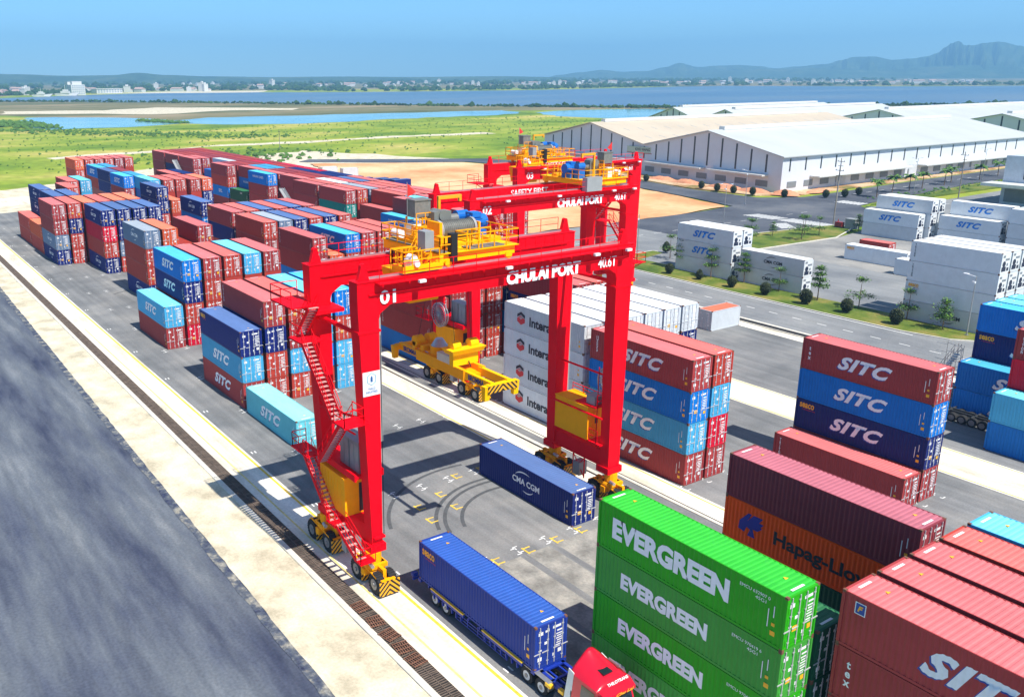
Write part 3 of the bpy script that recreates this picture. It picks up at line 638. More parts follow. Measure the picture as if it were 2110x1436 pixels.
def body_mb(L, reefer=False):
    mb = MB(); hx = L/2; W = 1.219
    if reefer:
        mb.box(-hx+.12, -W+.02, .12, hx-.12, W-.02, HH-.06)
        n = int(L/.75)
        for i in range(1, n):
            x = -hx+.12+(L-.24)*i/n
            for sg in (-1, 1): mb.box(x-.02, sg*(W-.0225)-.004, .18, x+.02, sg*(W-.0225)+.004, HH-.14)
        mb.box(-hx+.03, -W+.03, HH-.058, hx-.03, W-.03, HH-.012, 1)
    else:
        corr_wall(mb, -(W-.045), L, -1); corr_wall(mb, W-.045, L, 1)
        vs = []; xs = []; x = -hx+.1; p = .30                      # roof panels pressed across
        while x < hx-.1:
            for dx, dz in ((0, 0), (.08, 0), (.13, .026), (.25, .026)): xs.append((min(x+dx, hx-.1), dz))
            x += p
        xs.append((hx-.1, 0))
        for q, dz in xs: vs += [(q, -W+.06, HH-.045+dz), (q, W-.06, HH-.045+dz)]
        mb.add(vs, [(2*i, 2*i+2, 2*i+3, 2*i+1) for i in range(len(xs)-1)], 1)
        mb.add([(-hx+.06, -W+.05, .1), (-hx+.06, W-.05, .1), (-hx+.06, W-.05, HH-.05), (-hx+.06, -W+.05, HH-.05)], [(3,2,1,0)])
        mb.add([(hx-.09, -W+.05, .1), (hx-.09, W-.05, .1), (hx-.09, W-.05, HH-.05), (hx-.09, -W+.05, HH-.05)], [(0,1,2,3)])
        mb.add([(-hx+.1, -W+.05, .12), (hx-.1, -W+.05, .12), (hx-.1, W-.05, .12), (-hx+.1, W-.05, .12)], [(3,2,1,0)], 2)
    for sg in (-1, 1):
        a, b = sorted((sg*W, sg*(W-.06)))
        mb.box(-hx+.17, a, .02, hx-.17, b, .16); mb.box(-hx+.17, a, HH-.11, hx-.17, b, HH-.015)
        for sx in (-1, 1):
            c, d = sorted((sx*(hx-.002), sx*(hx-.15))); a2, b2 = sorted((sg*(W-.002), sg*(W-.13)))
            mb.box(c, a2, .118, d, b2, HH-.118)
    for sx in (-1, 1):
        c, d = sorted((sx*(hx-.004), sx*(hx-.12)))
        mb.box(c, -W+.135, HH-.13, d, W-.135, HH-.018); mb.box(c, -W+.135, .02, d, W-.135, .15)
        for sg in (-1, 1):
            for z in (0, HH-.118):
                e, f = sorted((sx*hx, sx*(hx-.178))); a, b = sorted((sg*W, sg*(W-.162)))
                mb.box(e, a, z, f, b, z+.118, 2)
    return mb
def door_mb(L, side, var):           # one leaf of the door; side -1 = left leaf seen from outside
    mb = MB(); hx = L/2; y0, y1 = (-1.095, -.008) if side < 0 else (.008, 1.095)
    mb.box(hx-.085, y0, .155, hx-.035, y1, HH-.135)
    for z in (.22, .78, 1.34, 1.90): mb.box(hx-.034, y0+.06, z, hx-.016, y1-.06, z+.34)
    r = random.Random(var*10+side); q = lambda y, z, w, h, m: mb.add([(hx-.010, y, z), (hx-.010, y+w, z), (hx-.010, y+w, z+h), (hx-.010, y, z+h)], [(0,1,2,3)], m)
    if side > 0:
        q(.12, 2.34, .62, .16, 1); q(.45, 2.06, .4, .1, 1)
        for i in range(6): q(.42+r.uniform(-.06,.06), 1.86-i*.15, r.uniform(.3,.55), .075, 1)
        q(.55, .62, .26, .26, 2 if var % 2 else 1)
        q(.15, .5, .14, .2, 1)
    else:
        q(-.96, 2.2, .34, .22, 1); q(-.50, 1.5, .2, .18, 1); q(-.92, 1.15, .22, .1, 1)
        if var == 1: q(-.62, .86, .34, .30, 2)
        if var == 2: q(-.98, .5, .3, .26, 1); q(-.45, 2.28, .3, .14, 1)
    return mb
def bars_mb(L, side, m=0):
    mb = MB(); hx = L/2
    for y in ((-.86, -.26) if side < 0 else (.26, .86)):
        mb.box(hx-.010, y-.024, .10, hx+.030, y+.024, HH-.10, m)
        for z in (.35, 1.0, 1.75, 2.45): mb.box(hx-.014, y-.07, z, hx+.024, y+.07, z+.07, m)
        mb.box(hx+.002, y-.05 if side > 0 else y-.42, 1.02, hx+.034, y+.42 if side > 0 else y+.05, 1.075, m)
    return mb
def shared(mb, name, mats):
    me = mb.mesh(name)
    for m in mats: me.materials.append(m)
    return me
def merge(*mbs):
    o = MB()
    for mb, mm in mbs: o.add(mb.v, [], 0); n = len(o.v)-len(mb.v); o.f += [tuple(i+n for i in f) for f in mb.f]; o.m += [mm.get(k, k) for k in mb.m]
    return o
L40, L20 = 12.19, 6.06
NOM = None
bodyL = shared(body_mb(L40), 'body', [LBLW, LBLW, CAST, LBLW, LBLY])
def side_marks(mb, L):
    hx = L/2; y = -1.2115
    q = lambda x, z, w, h, m: mb.add([(x, y, z), (x+w, y, z), (x+w, y, z+h), (x, y, z+h)], [(0,1,2,3)], m)
    q(hx-.75, .55, .26, .24, 4); q(hx-.72, 1.05, .18, .16, 4); q(hx-.95, .9, .05, .95, 3); q(hx-.66, 1.5, .05, .6, 3)
    mb.add([(hx-1.0, .30, 0)], [], 0)
    z = HH-.012
    for x, w in ((hx-.42, .14), (-hx+.3, .14)): mb.add([(x, -.5, z), (x+w, -.5, z), (x+w, .45, z), (x, .45, z)], [(0,1,2,3)], 3)
    for x in (hx-1.3, -hx+1.2): mb.add([(x, .2, z), (x+.22, .1, z), (x+.2, .36, z)], [(0,1,2)], 4)
    mb.v[-1] = mb.v[-1]; return mb
def drop_loose(mb): return mb
bodyL = shared(side_marks(body_mb(L40), L40), 'body', [LBLW, LBLW, CAST, LBLW, LBLY])
doorL = {(s, v): shared(door_mb(L40, s, v), 'door', [LBLW, LBLW, LBLY]) for s in (-1, 1) for v in range(3)}
barL = {s: shared(bars_mb(L40, s), 'locking_bar', [GALV]) for s in (-1, 1)}
wholeL = [shared(merge((side_marks(body_mb(L40), L40), {}), (door_mb(L40, -1, v), {1: 3, 2: 4}), (door_mb(L40, 1, v), {1: 3, 2: 4}), (bars_mb(L40, -1), {0: 5}), (bars_mb(L40, 1), {0: 5})), 'shipping_container', [LBLW, LBLW, CAST, LBLW, LBLY, GALV]) for v in range(3)]
whole20 = shared(merge((body_mb(L20), {}), (door_mb(L20, -1, 0), {1: 3, 2: 4}), (door_mb(L20, 1, 0), {1: 3, 2: 4}), (bars_mb(L20, -1), {0: 5}), (bars_mb(L20, 1), {0: 5})), 'shipping_container', [LBLW, LBLW, CAST, LBLW, LBLY, GALV])
reefL = shared(body_mb(L40, True), 'body', [LBLW, LBLW, CAST])
ru = MB(); hx = L40/2
ru.box(hx-.13, -1.08, .16, hx-.02, 1.08, HH-.14, 0)
ru.box(hx-.0195, -.95, .34, hx-.004, .2, .95, 1).box(hx-.0195, .42, .34, hx-.006, .95, .8, 1).box(hx-.0195, -.2, 1.75, hx-.006, .9, 2.05, 2)
ru.tube((hx-.02, -.42, 1.32), (hx+.004, -.42, 1.32), .42, 14, 1).tube((hx-.02, .48, 1.2), (hx-.002, .48, 1.2), .22, 10, 2).box(hx-.0195, -.9, 2.2, hx-.006, -.3, 2.5, 2)
reefU = shared(ru, 'refrigeration_unit', [mat('unit_white', srgb(214,216,216), .5), mat('unit_black', srgb(26,34,58), .5), mat('unit_grey', srgb(120,126,134), .5)])
# lettering of the lines, each code one joined mesh
SH = mat('lettering_blue_shadow', srgb(40,70,150), .6); SBL = mat('lettering_blue', srgb(22,118,206), .6)
DK = mat('lettering_dark', srgb(26,32,48), .6); GOLD = mat('lettering_gold', srgb(236,168,44), .6); RDL = mat('lettering_red', srgb(206,44,48), .6)
LTR = {}
YW = -(1.219-.045)
def sitc(dark=False, s=1.0, x=-.1, z=1.45):
    k = dict(bold=.045, shear=.38, spacing=1.12, width=4.9*s, corrugate=not dark)
    if dark: return [(text_mesh('SITC', 1.22*s, **k), T(x, YW-.042, z), 0)]
    return [(text_mesh('SITC', 1.22*s, x0=x, **k), T(0, YW-.006, z), 0), (text_mesh('SITC', 1.22*s, x0=x-.085, **k), T(0, YW-.003, z-.085), 1)]
def tm(body, h, x, z, sl, w=None, bold=.02, **k): return (text_mesh(body, h, bold=bold, width=w, **k), T(x, YW-.042, z), sl)
def arc(x, z, rx, rz, a0, a1, th, sl):
    mb = MB(); n = 12; vs = []
    for i in range(n+1):
        t = R(a0+(a1-a0)*i/n); k = th*math.sin(math.pi*min(1, i/n*.9+.05)); vs += [(rx*math.cos(t), 0, rz*math.sin(t)), ((rx+k)*math.cos(t), 0, (rz+k)*math.sin(t))]
    mb.add(vs, [(2*i, 2*i+2, 2*i+3, 2*i+1) for i in range(n)]); return (mb.mesh('arc'), T(x, YW-.042, z), sl)
def polyl(pts, x, z, sl, s=1.0): return (MB().add([(a*s, 0, b*s) for a, b in pts], [tuple(range(len(pts)))]).mesh('mark'), T(x, YW-.042, z), sl)
def seaco(): return [tm('seaco', .46, -4.95, 2.28, 2, 1.45, .03), tm('a container line', .13, -4.75, 1.93, 4, 1.3, .0)]
def vert(word, x=-5.42, h=1.7, w=.2, sl=0): return [tm(list(word), h, x, 1.55, sl, w, .03, vertical=True)]
def lettering(code, white):
    key = code+('w' if white else '')
    if key in LTR: return LTR[key]
    p = []
    if code == 'S': p = sitc(white)
    if code == 'P': p = sitc(white)+seaco()
    if code == 'X': p = sitc(white)+vert('tex', -5.3, 1.2, .28)
    if code == 'T': p = vert('tex', -5.3, 1.35, .34)
    if code == 'U': p = sitc(white, x=.4)+vert('UES', -5.2, 1.55, .26)
    if code == 'F': p = sitc(white, s=1.12, x=.5)+[polyl([(-.26,-.3),(.26,-.3),(.26,.3),(-.26,.3)], -5.15, 2.25, 0), (MB().box(-.22, -.004, -.26, .22, 0, .26).mesh('mark'), T(-5.15, YW-.044, 2.25), 1), (text_mesh('F', .3, bold=.05, shear=.3), T(-5.15, YW-.052, 2.25), 2)]
    if code == 'O': p = seaco()
    if code == 'E': p = [tm('EVERGREEN', 1.28, -1.0, 1.55, 0, 7.9, .055, corrugate=False), tm('EMCU 632907 0', .17, 4.35, 2.36, 0, 1.7, .0), tm('45G1', .17, 4.7, 2.1, 0, .6, .0)]
    if code == 'e': p = [tm('EVERGREEN', .98, -1.1, 1.5, 0, 6.0, .055), tm('EMCU 970419 6', .17, 4.2, 2.3, 0, 1.7, .0), tm('45G1', .17, 4.55, 2.04, 0, .6, .0)]
    if code == 'H': p = [tm('Hapag-Lloyd', 1.15, .9, 1.3, 3, 6.6, .03), polyl([(-.9,.05),(-.3,.75),(-.05,.75),(-.35,.2),(.1,.75),(.75,.75),(.5,.4),(.85,.4),(.62,.12),(.8,.12),(.45,-.2),(.1,-.2),(.3,-.75),(-.25,-.75),(-.1,-.3),(-.35,-.2),(-.5,-.6),(-.95,-.5)], -4.0, 1.5, 5)]
    if code == 'R': p = vert('TRITON', -5.42, 1.9, .2, 3 if white else 0)
    if code == 'C': p = [tm('CAI', .8, -2.6, 1.75, 0, 2.0, .04)]
    if code == 'A': p = [tm('HAIAN LINES', .62, .1, 1.75, 0, 6.4, .012, spacing=1.1)]
    if code == 'D': p = [tm('DCL', .85, .2, 1.5, 0, 2.4, .03)]
    if code == 'L': p = [tm('FAR', .4, 1.6, 2.2, 0, 1.3, .02)]
    if code == 'I': p = [tm('Interasia', 1.02, .35, 1.42, 3, 4.7, .03), polyl([(-.62,0),(-.62,.32),(0,.66),(.62,.36),(.62,.02),(0,.34)], -3.35, 1.55, 3), polyl([(-.62,-.08),(0,.24),(.62,-.06),(.62,-.42),(0,-.74),(-.62,-.44)], -3.35, 1.55, 4), polyl([(-.34,-.02),(.05,.2),(.34,.06),(-.05,-.14)], -3.35, 1.53, 0)]
    if code == 'M':
        k = 3 if white else 0
        p = [tm('CMA CGM', .56, .35, 1.5, k, 3.5, .03), arc(.3, 1.55, 1.5, .75, 150, 70, .12, k), arc(.4, 1.5, 1.2, .8, 250, 320, .10, k)]
    me = join_meshes('lettering', p)
    for m in ((SBL if white and code in 'SPXUF' else TEXTW), SH, GOLD, DK, RDL, mat('lettering_ultramarine', srgb(24,40,150), .6)): me.materials.append(m)
    LTR[key] = me; return me
def inst(name, me, parent=None, slots=()):
    o = bpy.data.objects.new(name, me); COL.objects.link(o)
    if parent: o.parent = parent
    for i, m in slots: o.material_slots[i].link = 'OBJECT'; o.material_slots[i].material = m
    return o
NTH = 'first second third fourth fifth sixth seventh eighth ninth tenth eleventh twelfth thirteenth fourteenth fifteenth sixteenth seventeenth eighteenth nineteenth twentieth'.split()+['twenty-'+a for a in 'first second third fourth fifth sixth seventh eighth ninth'.split()]
def make_container(x, y, z, code, logo, lod, label, group, reefer=False):
    white = code == 'w'
    var = RND.randrange(3)
    if reefer:
        e = empty('refrigerated_container', (x, y, z), label, 'container', group)
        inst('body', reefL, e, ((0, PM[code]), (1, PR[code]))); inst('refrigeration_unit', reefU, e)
    elif lod == 2:
        e = empty('shipping_container', (x, y, z), label, 'container', group)
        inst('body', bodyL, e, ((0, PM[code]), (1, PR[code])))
        for s in (-1, 1):
            d = inst('door', doorL[(s, var)], e, ((0, PM[code]),)); inst('locking_bar', barL[s], d)
    else:
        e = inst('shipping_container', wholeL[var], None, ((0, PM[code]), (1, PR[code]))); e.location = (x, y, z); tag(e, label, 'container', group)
    if logo:
        t = inst('lettering', lettering(logo, white), e)
        if reefer: t.location.y = -.04
    return e
HT=2.86; CL=12.19; CW=2.438
def NX(k): return 12.2-13.08*k
def rowy1(x,i):
    f=min(max((-x-20)/110,0),1.3)
    return -11.2+0.8*f+2.82*(i-1)
def rowy2(x,i):
    f=min(max((-x)/200,0),1.1)
    return 13.05+1.9*f*f+(2.74+0.06*f)*(i-1)
def rowy3(x,i): return 44.4+2.75*(i-1)
# block, near-bay, rows -> stacks bottom..top ("colour" or "colour:logo")
B1='''12 1 r r|12 2 n n n:M n:M|12 4 m r r r|11 1 r o|11 2 n n n n|11 3 m r n n|13 5 m m r r|13 6 r r c c
10 1 n:M g:M m m|10 2 r r n r|10 3 m r r o|10 4 r m r r|10 5 m r r o|10 6 r r m o
9 3 n:M r k n:M|9 4 r g n n|9 5 r n n n|9 6 r m n n
7 3 n:M r r g:M|7 4 m r r o|7 5 m m r|7 6 m m r m
5 1 m c:S|5 2 k r n:S b:S|5 3 m r r m|5 4 r m r r|5 5 m r r c|5 6 r m r m
3 1 m:S c:S n:O|3 2 r r n m:R|3 3 r c m r|3 4 r b c c|3 5 c c r b|3 6 m r b m
2 1 a:S|0 5 n:M
-2 1 e:e G:e e:e G:E|-2 2 t d d|-2 5 d d h:H p
-3 2 m m m:T m:F|-3 3 m m r m|-3 4 m r m m|-3 5 m m m r|-3 6 b b b c'''
B2='''17.2 1 r m r o|17.2 2 m r r r|17.2 3 m m r r|17.2 4 r m m r|17.2 5 m r m m|17.2 6 r m r r
15.15 1 m m r b:S|14.2 1 m m n n|13.2 1 m r m b:S|15.15 2 m m m c|14.2 2 m r m m|13.2 2 m m n c|12.3 2 m n b c
12.19 3 m m r r|12.19 4 m m m r|12.03 5 m m r r|12.03 6 m r n o|13.1 5 m m m r|13.1 6 m m m n
11.18 1 m r n:M n:M|11.13 2 m r o
9.03 1 m r b n:M
7.84 1 m r n m:O|7.84 2 m m r r|7.84 3 m m r n|7.84 4 m m m r|7.84 5 m m n n|7.84 6 m m r m
6.78 1 m r m r|6.78 2 m m n g|6.78 3 m m n n|6.78 4 m m m r|6.78 5 m r r n|6.78 6 m m m r
5.41 1 r b m m:R|5.41 2 m r o|5.41 3 m m r b:S|5.41 4 r m r m|5.41 5 m r r r|5.41 6 r r m r
3 1 b m:R m|3 2 m m m m:S|3 3 m m r m|3 4 r r r m|3 5 r b n r|3 6 m r n m
2 5 m r n:O m|2 6 r m m r
1 1 w:I w:I w:I w:I|1 2 w w w w|1 3 w w w w|1 4 w w w w|1 5 w w w w|1 6 m m n w
0 1 m:S c:S b:S m:U|0 2 m k c r
-1 5 m:R|-1 6 m n:P b:S m:X'''
B3='''18 1 m m m m|17 1 m m n m|16 1 m m m m|14 1 m b:D r m|13 1 m d:L|12 1 m m m b:A|10 1 m m m m|9 1 m m t m|7 1 m m b:A
18 2 m m m r|17 2 m m m r|16 2 m m m m|15 2 m m b|14 2 m m m m|13 2 m m b:A m|12 2 m m m m|11 2 m m m m|10 2 m m m r|9 2 m m m r|8 2 m m m|7 2 m m m m|6 2 m m m m'''
B3top={(10,3):'w',(15,3):'w',(13,3):'c',(13,4):'c',(9,3):'g',(7,3):'c',(12,5):'n',(11,6):'n',(10,5):'n',(11,5):'n',(12,6):'k',(13,6):'k',(14,5):'k'}
def stacks():
    out=[]
    for blk,src,ry in ((1,B1,rowy1),(2,B2,rowy2),(3,B3,rowy3)):
        for ent in src.replace('\n','|').split('|'):
            p=ent.split();k=float(p[0]);i=int(p[1]);x=NX(k)-CL
            out.append((blk,k,i,x,ry(x,i),p[2:]))
    pat='mrmmrmrrm'
    for k in range(6,19):
        for i in range(3,7):
            x=NX(k)-CL
            t=[pat[(k*3+i*5+j)%9] for j in range(4)]
            if (k,i) in B3top: t[3]=B3top[(k,i)]
            out.append((3,float(k),i,x,rowy3(x,i),t))
    # reefer yard (blk 4): x far, y
    for x,y,t in ((-50.1,82.2,['w','w:S','w:S']),(-50.1,84.9,['w','w','w']),(-36.9,83.2,['w:M','w:M']),
        (-7.9,82.7,['w:M','w:O','w:R','w:R']),(-7.9,85.5,['w']*4),(-7.9,88.3,['w']*4),
        (-51.9,144.5,['w','w:S']),(-50.9,147.3,['w','w','w:S']),(-50.9,150.1,['w','w','w']),
        (-37.4,148.3,['w','w:S']),(-36.8,151.0,['w','w','w:S']),(-24,148.3,['w','w','w']),(-24,151.0,['w','w','w']),(-11,151.0,['w','w','w']),
        (-38.2,116.3,['w:O']),(-25.0,110.5,['w']),
        (16.0,49.9,['b:S','b:S']),(16.0,52.5,['b','b','n:P','b:S']),(16.0,55.2,['m','b','c','c']),(16.0,57.9,['m','r','b','c']),
        (22.7,42.9,['b','c']),(22.7,45.5,['b','n','k:C','m:R'])):
        out.append((4,0,0,x,y,t))
    return out

LOD = '1100110001110001000100010001222211120001000100010001222211120001000212220002000000222122201220002000200022221222222222222222222222222202202220022000200020002000200110001000100010001000100110011001200000000000000010001000100010011000100000112001001200120001000100010001000100120001000100010001000101220010112011201120112222222222222222001200020012000222220002000200020002001222222222222220011001100111111010122001200221120000000000010000000001100010011000100010020012022201120112011101110001000100010001000200010001000100010001000100010001000100010001000000000000000000000000000000000000000000000000000000000000000000000000000000000000000000000000000000000000000000000000000000002220022222220012001222112001220021110000002122002200010001220021'
hid = MB(); hcodes = sorted(PC); n = 0
ST = stacks()
bays = {b: sorted({s[1] for s in ST if s[0] == b}) for b in (1, 2, 3)}
BN = {1: 'left block', 2: 'middle block', 3: 'far red block'}
GR = {1: 'containers of the left yard block', 2: 'containers of the middle yard block', 3: 'containers of the far red block', 4: 'containers of the right hand yard'}
n4 = 0
for (blk, k, i, x, y, tiers) in ST:
    n4 += blk == 4
    for j, c in enumerate(tiers):
        code, _, logo = c.partition(':'); l = int(LOD[n]); n += 1
        z = j*HT; cx, cy = x+CL/2, y+CW/2
        if l == 0:
            q = hcodes.index(code); X0, Y0 = x, y
            hid.box(X0, Y0, z, X0+CL, Y0+CW, z+HT-.03, q); m0 = len(hid.m)
            hid.m[m0-3] = q+len(hcodes)                       # the roof face
            continue
        tw = 'only' if len(tiers) == 1 else ('bottom' if j == 0 else ('top' if j == len(tiers)-1 else NTH[j]))
        col = PC[code][0]
        if blk < 4:
            lab = '%s container%s, %s tier, %s row, %s bay back, %s' % (col, ' with lettering' if logo else '', tw, NTH[i-1], NTH[bays[blk].index(k)], BN[blk])
        else:
            lab = '%s container%s, %s tier of %s stack, %s' % (col, ' with lettering' if logo else '', tw, NTH[n4-1], 'yard across the road' if y > 62 else 'right edge group')
        make_container(cx, cy, z, code, logo, l, lab, GR[blk], reefer=(blk == 4 and code == 'w'))
if hid.v:
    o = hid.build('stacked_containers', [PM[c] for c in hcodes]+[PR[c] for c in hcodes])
    tag(o, 'remaining containers deep inside the stacked yard blocks', 'containers', kind='stuff')
# odd ones
def odd(x, y, code, roof, label, rz=0, z=0, me=None):
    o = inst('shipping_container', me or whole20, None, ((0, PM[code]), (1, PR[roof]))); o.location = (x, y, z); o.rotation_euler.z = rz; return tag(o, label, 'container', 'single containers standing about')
odd(-20.0, 57.2, 'w', 'o', 'short white container with rusty roof standing across at the road', R(-90))
odd(-36.5, 124.4, 'r', 'r', 'short red container behind the low white one in the reefer yard')
for i, (x, y) in enumerate(((-199,98),(-194,98.6),(-190,102),(-186.5,104),(-183,106))):
    odd(x, y, 'n', 'n', 'short blue container on the orange earth, %s from the left' % NTH[i], R(90))
odd(-232, 106, 'w', 'w', 'left one of two small white cabins on the earth', R(90)); odd(-224, 110, 'w', 'w', 'right one of two small white cabins on the earth', R(90))

# ================================================================== GANTRY CRANES
STRIPE = bpy.data.materials.new('hazard_stripe'); STRIPE.use_nodes = True
t = STRIPE.node_tree; N = t.nodes; Lk = t.links; b = N['Principled BSDF']; b.inputs['Roughness'].default_value = .5
tc = N.new('ShaderNodeTexCoord'); sp = N.new('ShaderNodeSeparateXYZ'); Lk.new(tc.outputs['Object'], sp.inputs[0])
ab = N.new('ShaderNodeMath'); ab.operation = 'ABSOLUTE'; Lk.new(sp.outputs['Y'], ab.inputs[0])
ad = N.new('ShaderNodeMath'); ad.operation = 'ADD'; Lk.new(ab.outputs[0], ad.inputs[0])
a2 = N.new('ShaderNodeMath'); a2.operation = 'ADD'; Lk.new(sp.outputs['X'], a2.inputs[0]); Lk.new(sp.outputs['Z'], a2.inputs[1]); Lk.new(a2.outputs[0], ad.inputs[1])
mu = N.new('ShaderNodeMath'); mu.operation = 'MULTIPLY'; mu.inputs[1].default_value = 2.6; Lk.new(ad.outputs[0], mu.inputs[0])
fr = N.new('ShaderNodeMath'); fr.operation = 'FRACT'; Lk.new(mu.outputs[0], fr.inputs[0])
gt = N.new('ShaderNodeMath'); gt.operation = 'GREATER_THAN'; gt.inputs[1].default_value = .5; Lk.new(fr.outputs[0], gt.inputs[0])
mx = N.new('ShaderNodeMix'); mx.data_type = 'RGBA'; mx.inputs[6].default_value = (.80,.38,.01,1); mx.inputs[7].default_value = (.012,.012,.012,1)
Lk.new(gt.outputs[0], mx.inputs[0]); Lk.new(mx.outputs[2], b.inputs['Base Color'])
CX, CY = 6.75, -5.4          # crane root in the coordinates of crane 01
def W2(name, mb, mats, parent, smooth=False):      # world coords of crane 01 -> local mesh under the root
    me = mb.mesh(name, smooth)
    for m in (mats if isinstance(mats, (list, tuple)) else [mats]): me.materials.append(m)
    me.transform(Matrix.Translation((-CX, -CY, 0)))
    o = bpy.data.objects.new(name, me); COL.objects.link(o)
    if parent: o.parent = parent
    return o
def sub(o, parent): o.parent = parent; return o
def crane_text(body, h, y, z, parent, x=10.735, width=None, bold=.02, spacing=1.0):
    me = text_mesh(body, h, bold=bold, width=width, spacing=spacing)
    me.transform(Matrix.Translation((x-CX, y-CY, z)) @ Matrix.Rotation(R(90), 4, 'Z')); me.materials.append(TEXTW)
    o = bpy.data.objects.new('lettering', me); COL.objects.link(o); o.parent = parent; return o
XN0, XN1, XF0, XF1 = 9.55, 10.65, 2.85, 3.95
YL0, YL1, YR0, YR1 = -17.75, -16.2, 5.1, 6.8
ZT, ZB = 21.7, 20.05
def build_crane(num, label, stair_side):
    e = empty('gantry_crane', (CX, CY, 0), label, 'crane', 'red yard gantry cranes')
    # girders: box with bearing rail, haunches where they meet the legs, end upstand
    for (x0, x1) in ((XN0, XN1), (XF0, XF1)):
        g = MB().box(x0, YL0, ZB, x1, YR1, ZT)
        g.box(x0-.06, YL0-.05, ZT, x1+.06, YR1+.05, ZT+.05)
        g.box((x0+x1)/2-.06, YL0+1, ZT+.05, (x0+x1)/2+.06, YR1-1, ZT+.2, 1)
        for (ya, yb) in ((YL1, YL1+.9), (YR0, YR0-.9)):
            g.hexa([(x0+.02, ya, ZB-.9), (x1-.02, ya, ZB-.9), (x1-.02, ya+(yb-ya)*.12, ZB-.5), (x0+.02, ya+(yb-ya)*.12, ZB-.5)], [(x0+.02, ya, ZB), (x1-.02, ya, ZB), (x1-.02, yb, ZB), (x0+.02, yb, ZB)])
        for y in [YL0+1.9+i*1.02 for i in range(22)]:            # stiffeners standing proud of the web
            g.box(x1, y, ZB+.85, x1+.05, y+.07, ZT-.05)
        g.box(x1, YL0+.8, ZB+.78, x1+.14, YR1-.8, ZB+.86)
        gi = W2('girder', g, [RED, SILV], e)
        if x0 == XN0:
            crane_text(num, .92, -15.55, 20.6, gi, width=1.2, bold=.03); crane_text('40.6T', .80, 3.95, 20.6, gi, width=1.9, bold=.02)
            crane_text('CHULAI PORT', .98, -2.3, 20.55, gi, width=7.0, bold=.06)
        else: crane_text('SAFETY FIRST', .8, -4.2, 21.05, gi, x=4.035, width=5.6, bold=.02)
        for y in (YL0+.7, YR1-.7):
            W2('end_stop', MB().hexa([(x0+.35,y-.40,ZT+.05),(x1-.35,y-.40,ZT+.05),(x1-.35,y+.40,ZT+.05),(x0+.35,y+.40,ZT+.05)], [(x0+.38,y-.17,ZT+.95),(x1-.38,y-.17,ZT+.95),(x1-.38,y+.17,ZT+.95),(x0+.38,y+.17,ZT+.95)]).tube((x0+.38,y,ZT+.95),(x1-.38,y,ZT+.95),.19,12), RED, e)
    # walkways outside the girders with railings
    for (x0, x1) in ((XN1, XN1+.62), (XF0-.62, XF0)):
        wk = MB().box(x0, YL0+1.3, ZT-.14, x1, YR1-.4, ZT-.06)
        for i in range(12): wk.box(x0, YL0+1.5+i*2, ZT-.3, x1, YL0+1.58+i*2, ZT-.14)
        k = W2('walkway', wk, RED, e); xe = x1-.04 if x0 == XN1 else x0+.04
        sub(W2('railing', MB().rail([(xe, YL0+1.3, ZT-.06), (xe, YR1-.4, ZT-.06)], 1.1, .022, 1.9), RED, None), k)
    # legs: left pair tapers to the foot
    for (x0, x1) in ((XN0, XN1), (XF0, XF1)):
        lg = MB().hexa([(x0+.1, -17.1, 3.1), (x1, -17.1, 3.1), (x1, -16.3, 3.1), (x0+.1, -16.3, 3.1)], [(x0, YL0, ZB), (x1, YL0, ZB), (x1, YL1, ZB), (x0, YL1, ZB)])
        lg.box(x0-.06, YL0-.05, 18.35, x1+.06, YL1+.1, 18.5); lg.box(x0-.15, -17.3, 2.55, x1+.15, -16.1, 3.1); lg.box(x0-.05, -17.05, 3.6, x1+.25, -16.2, 3.75)
        W2('leg', lg, RED, e)
        lg = MB().hexa([(x0+.1, 5.35, 3.1), (x1, 5.35, 3.1), (x1, 6.6, 3.1), (x0+.1, 6.6, 3.1)], [(x0, YR0, ZB), (x1, YR0, ZB), (x1, YR1-.02, ZB), (x0, YR1-.02, ZB)])
        lg.box(x0-.06, YR0-.1, 18.35, x1+.06, YR1+.05, 18.5); lg.box(x0-.15, 5.2, 2.55, x1+.15, 6.8, 3.1)
        W2('leg', lg, RED, e)
    for y in (-17.05, 5.5):                                   # sill beams
        W2('sill_beam', MB().box(XF1+.01, y, 3.0, XN0+.09, y+.9, 4.25).box(XF1, y-.06, 4.25, XN0, y+.96, 4.31).box(XF1, y-.06, 2.95, XN0, y+.96, 3.0), RED, e)
    W2('brace', MB().tube((XF1, -17.2, 18.1), (XN0, -17.2, 18.1), .16, 10).tube((XF1-.1, -17.2, 18.1), (XF1+.5, -17.2, 18.1), .26, 10), RED, e)
    W2('brace', MB().tube((XF1, 5.9, 18.6), (XN0, 5.9, 18.6), .16, 10), RED, e)
    for z in (10.7, 7.4): W2('brace', MB().tube((XF1-.2, 4.85 if z < 8 else 5.9, z), (XN0+.6, 4.85 if z < 8 else 5.9, z), .09, 8), RED, e)
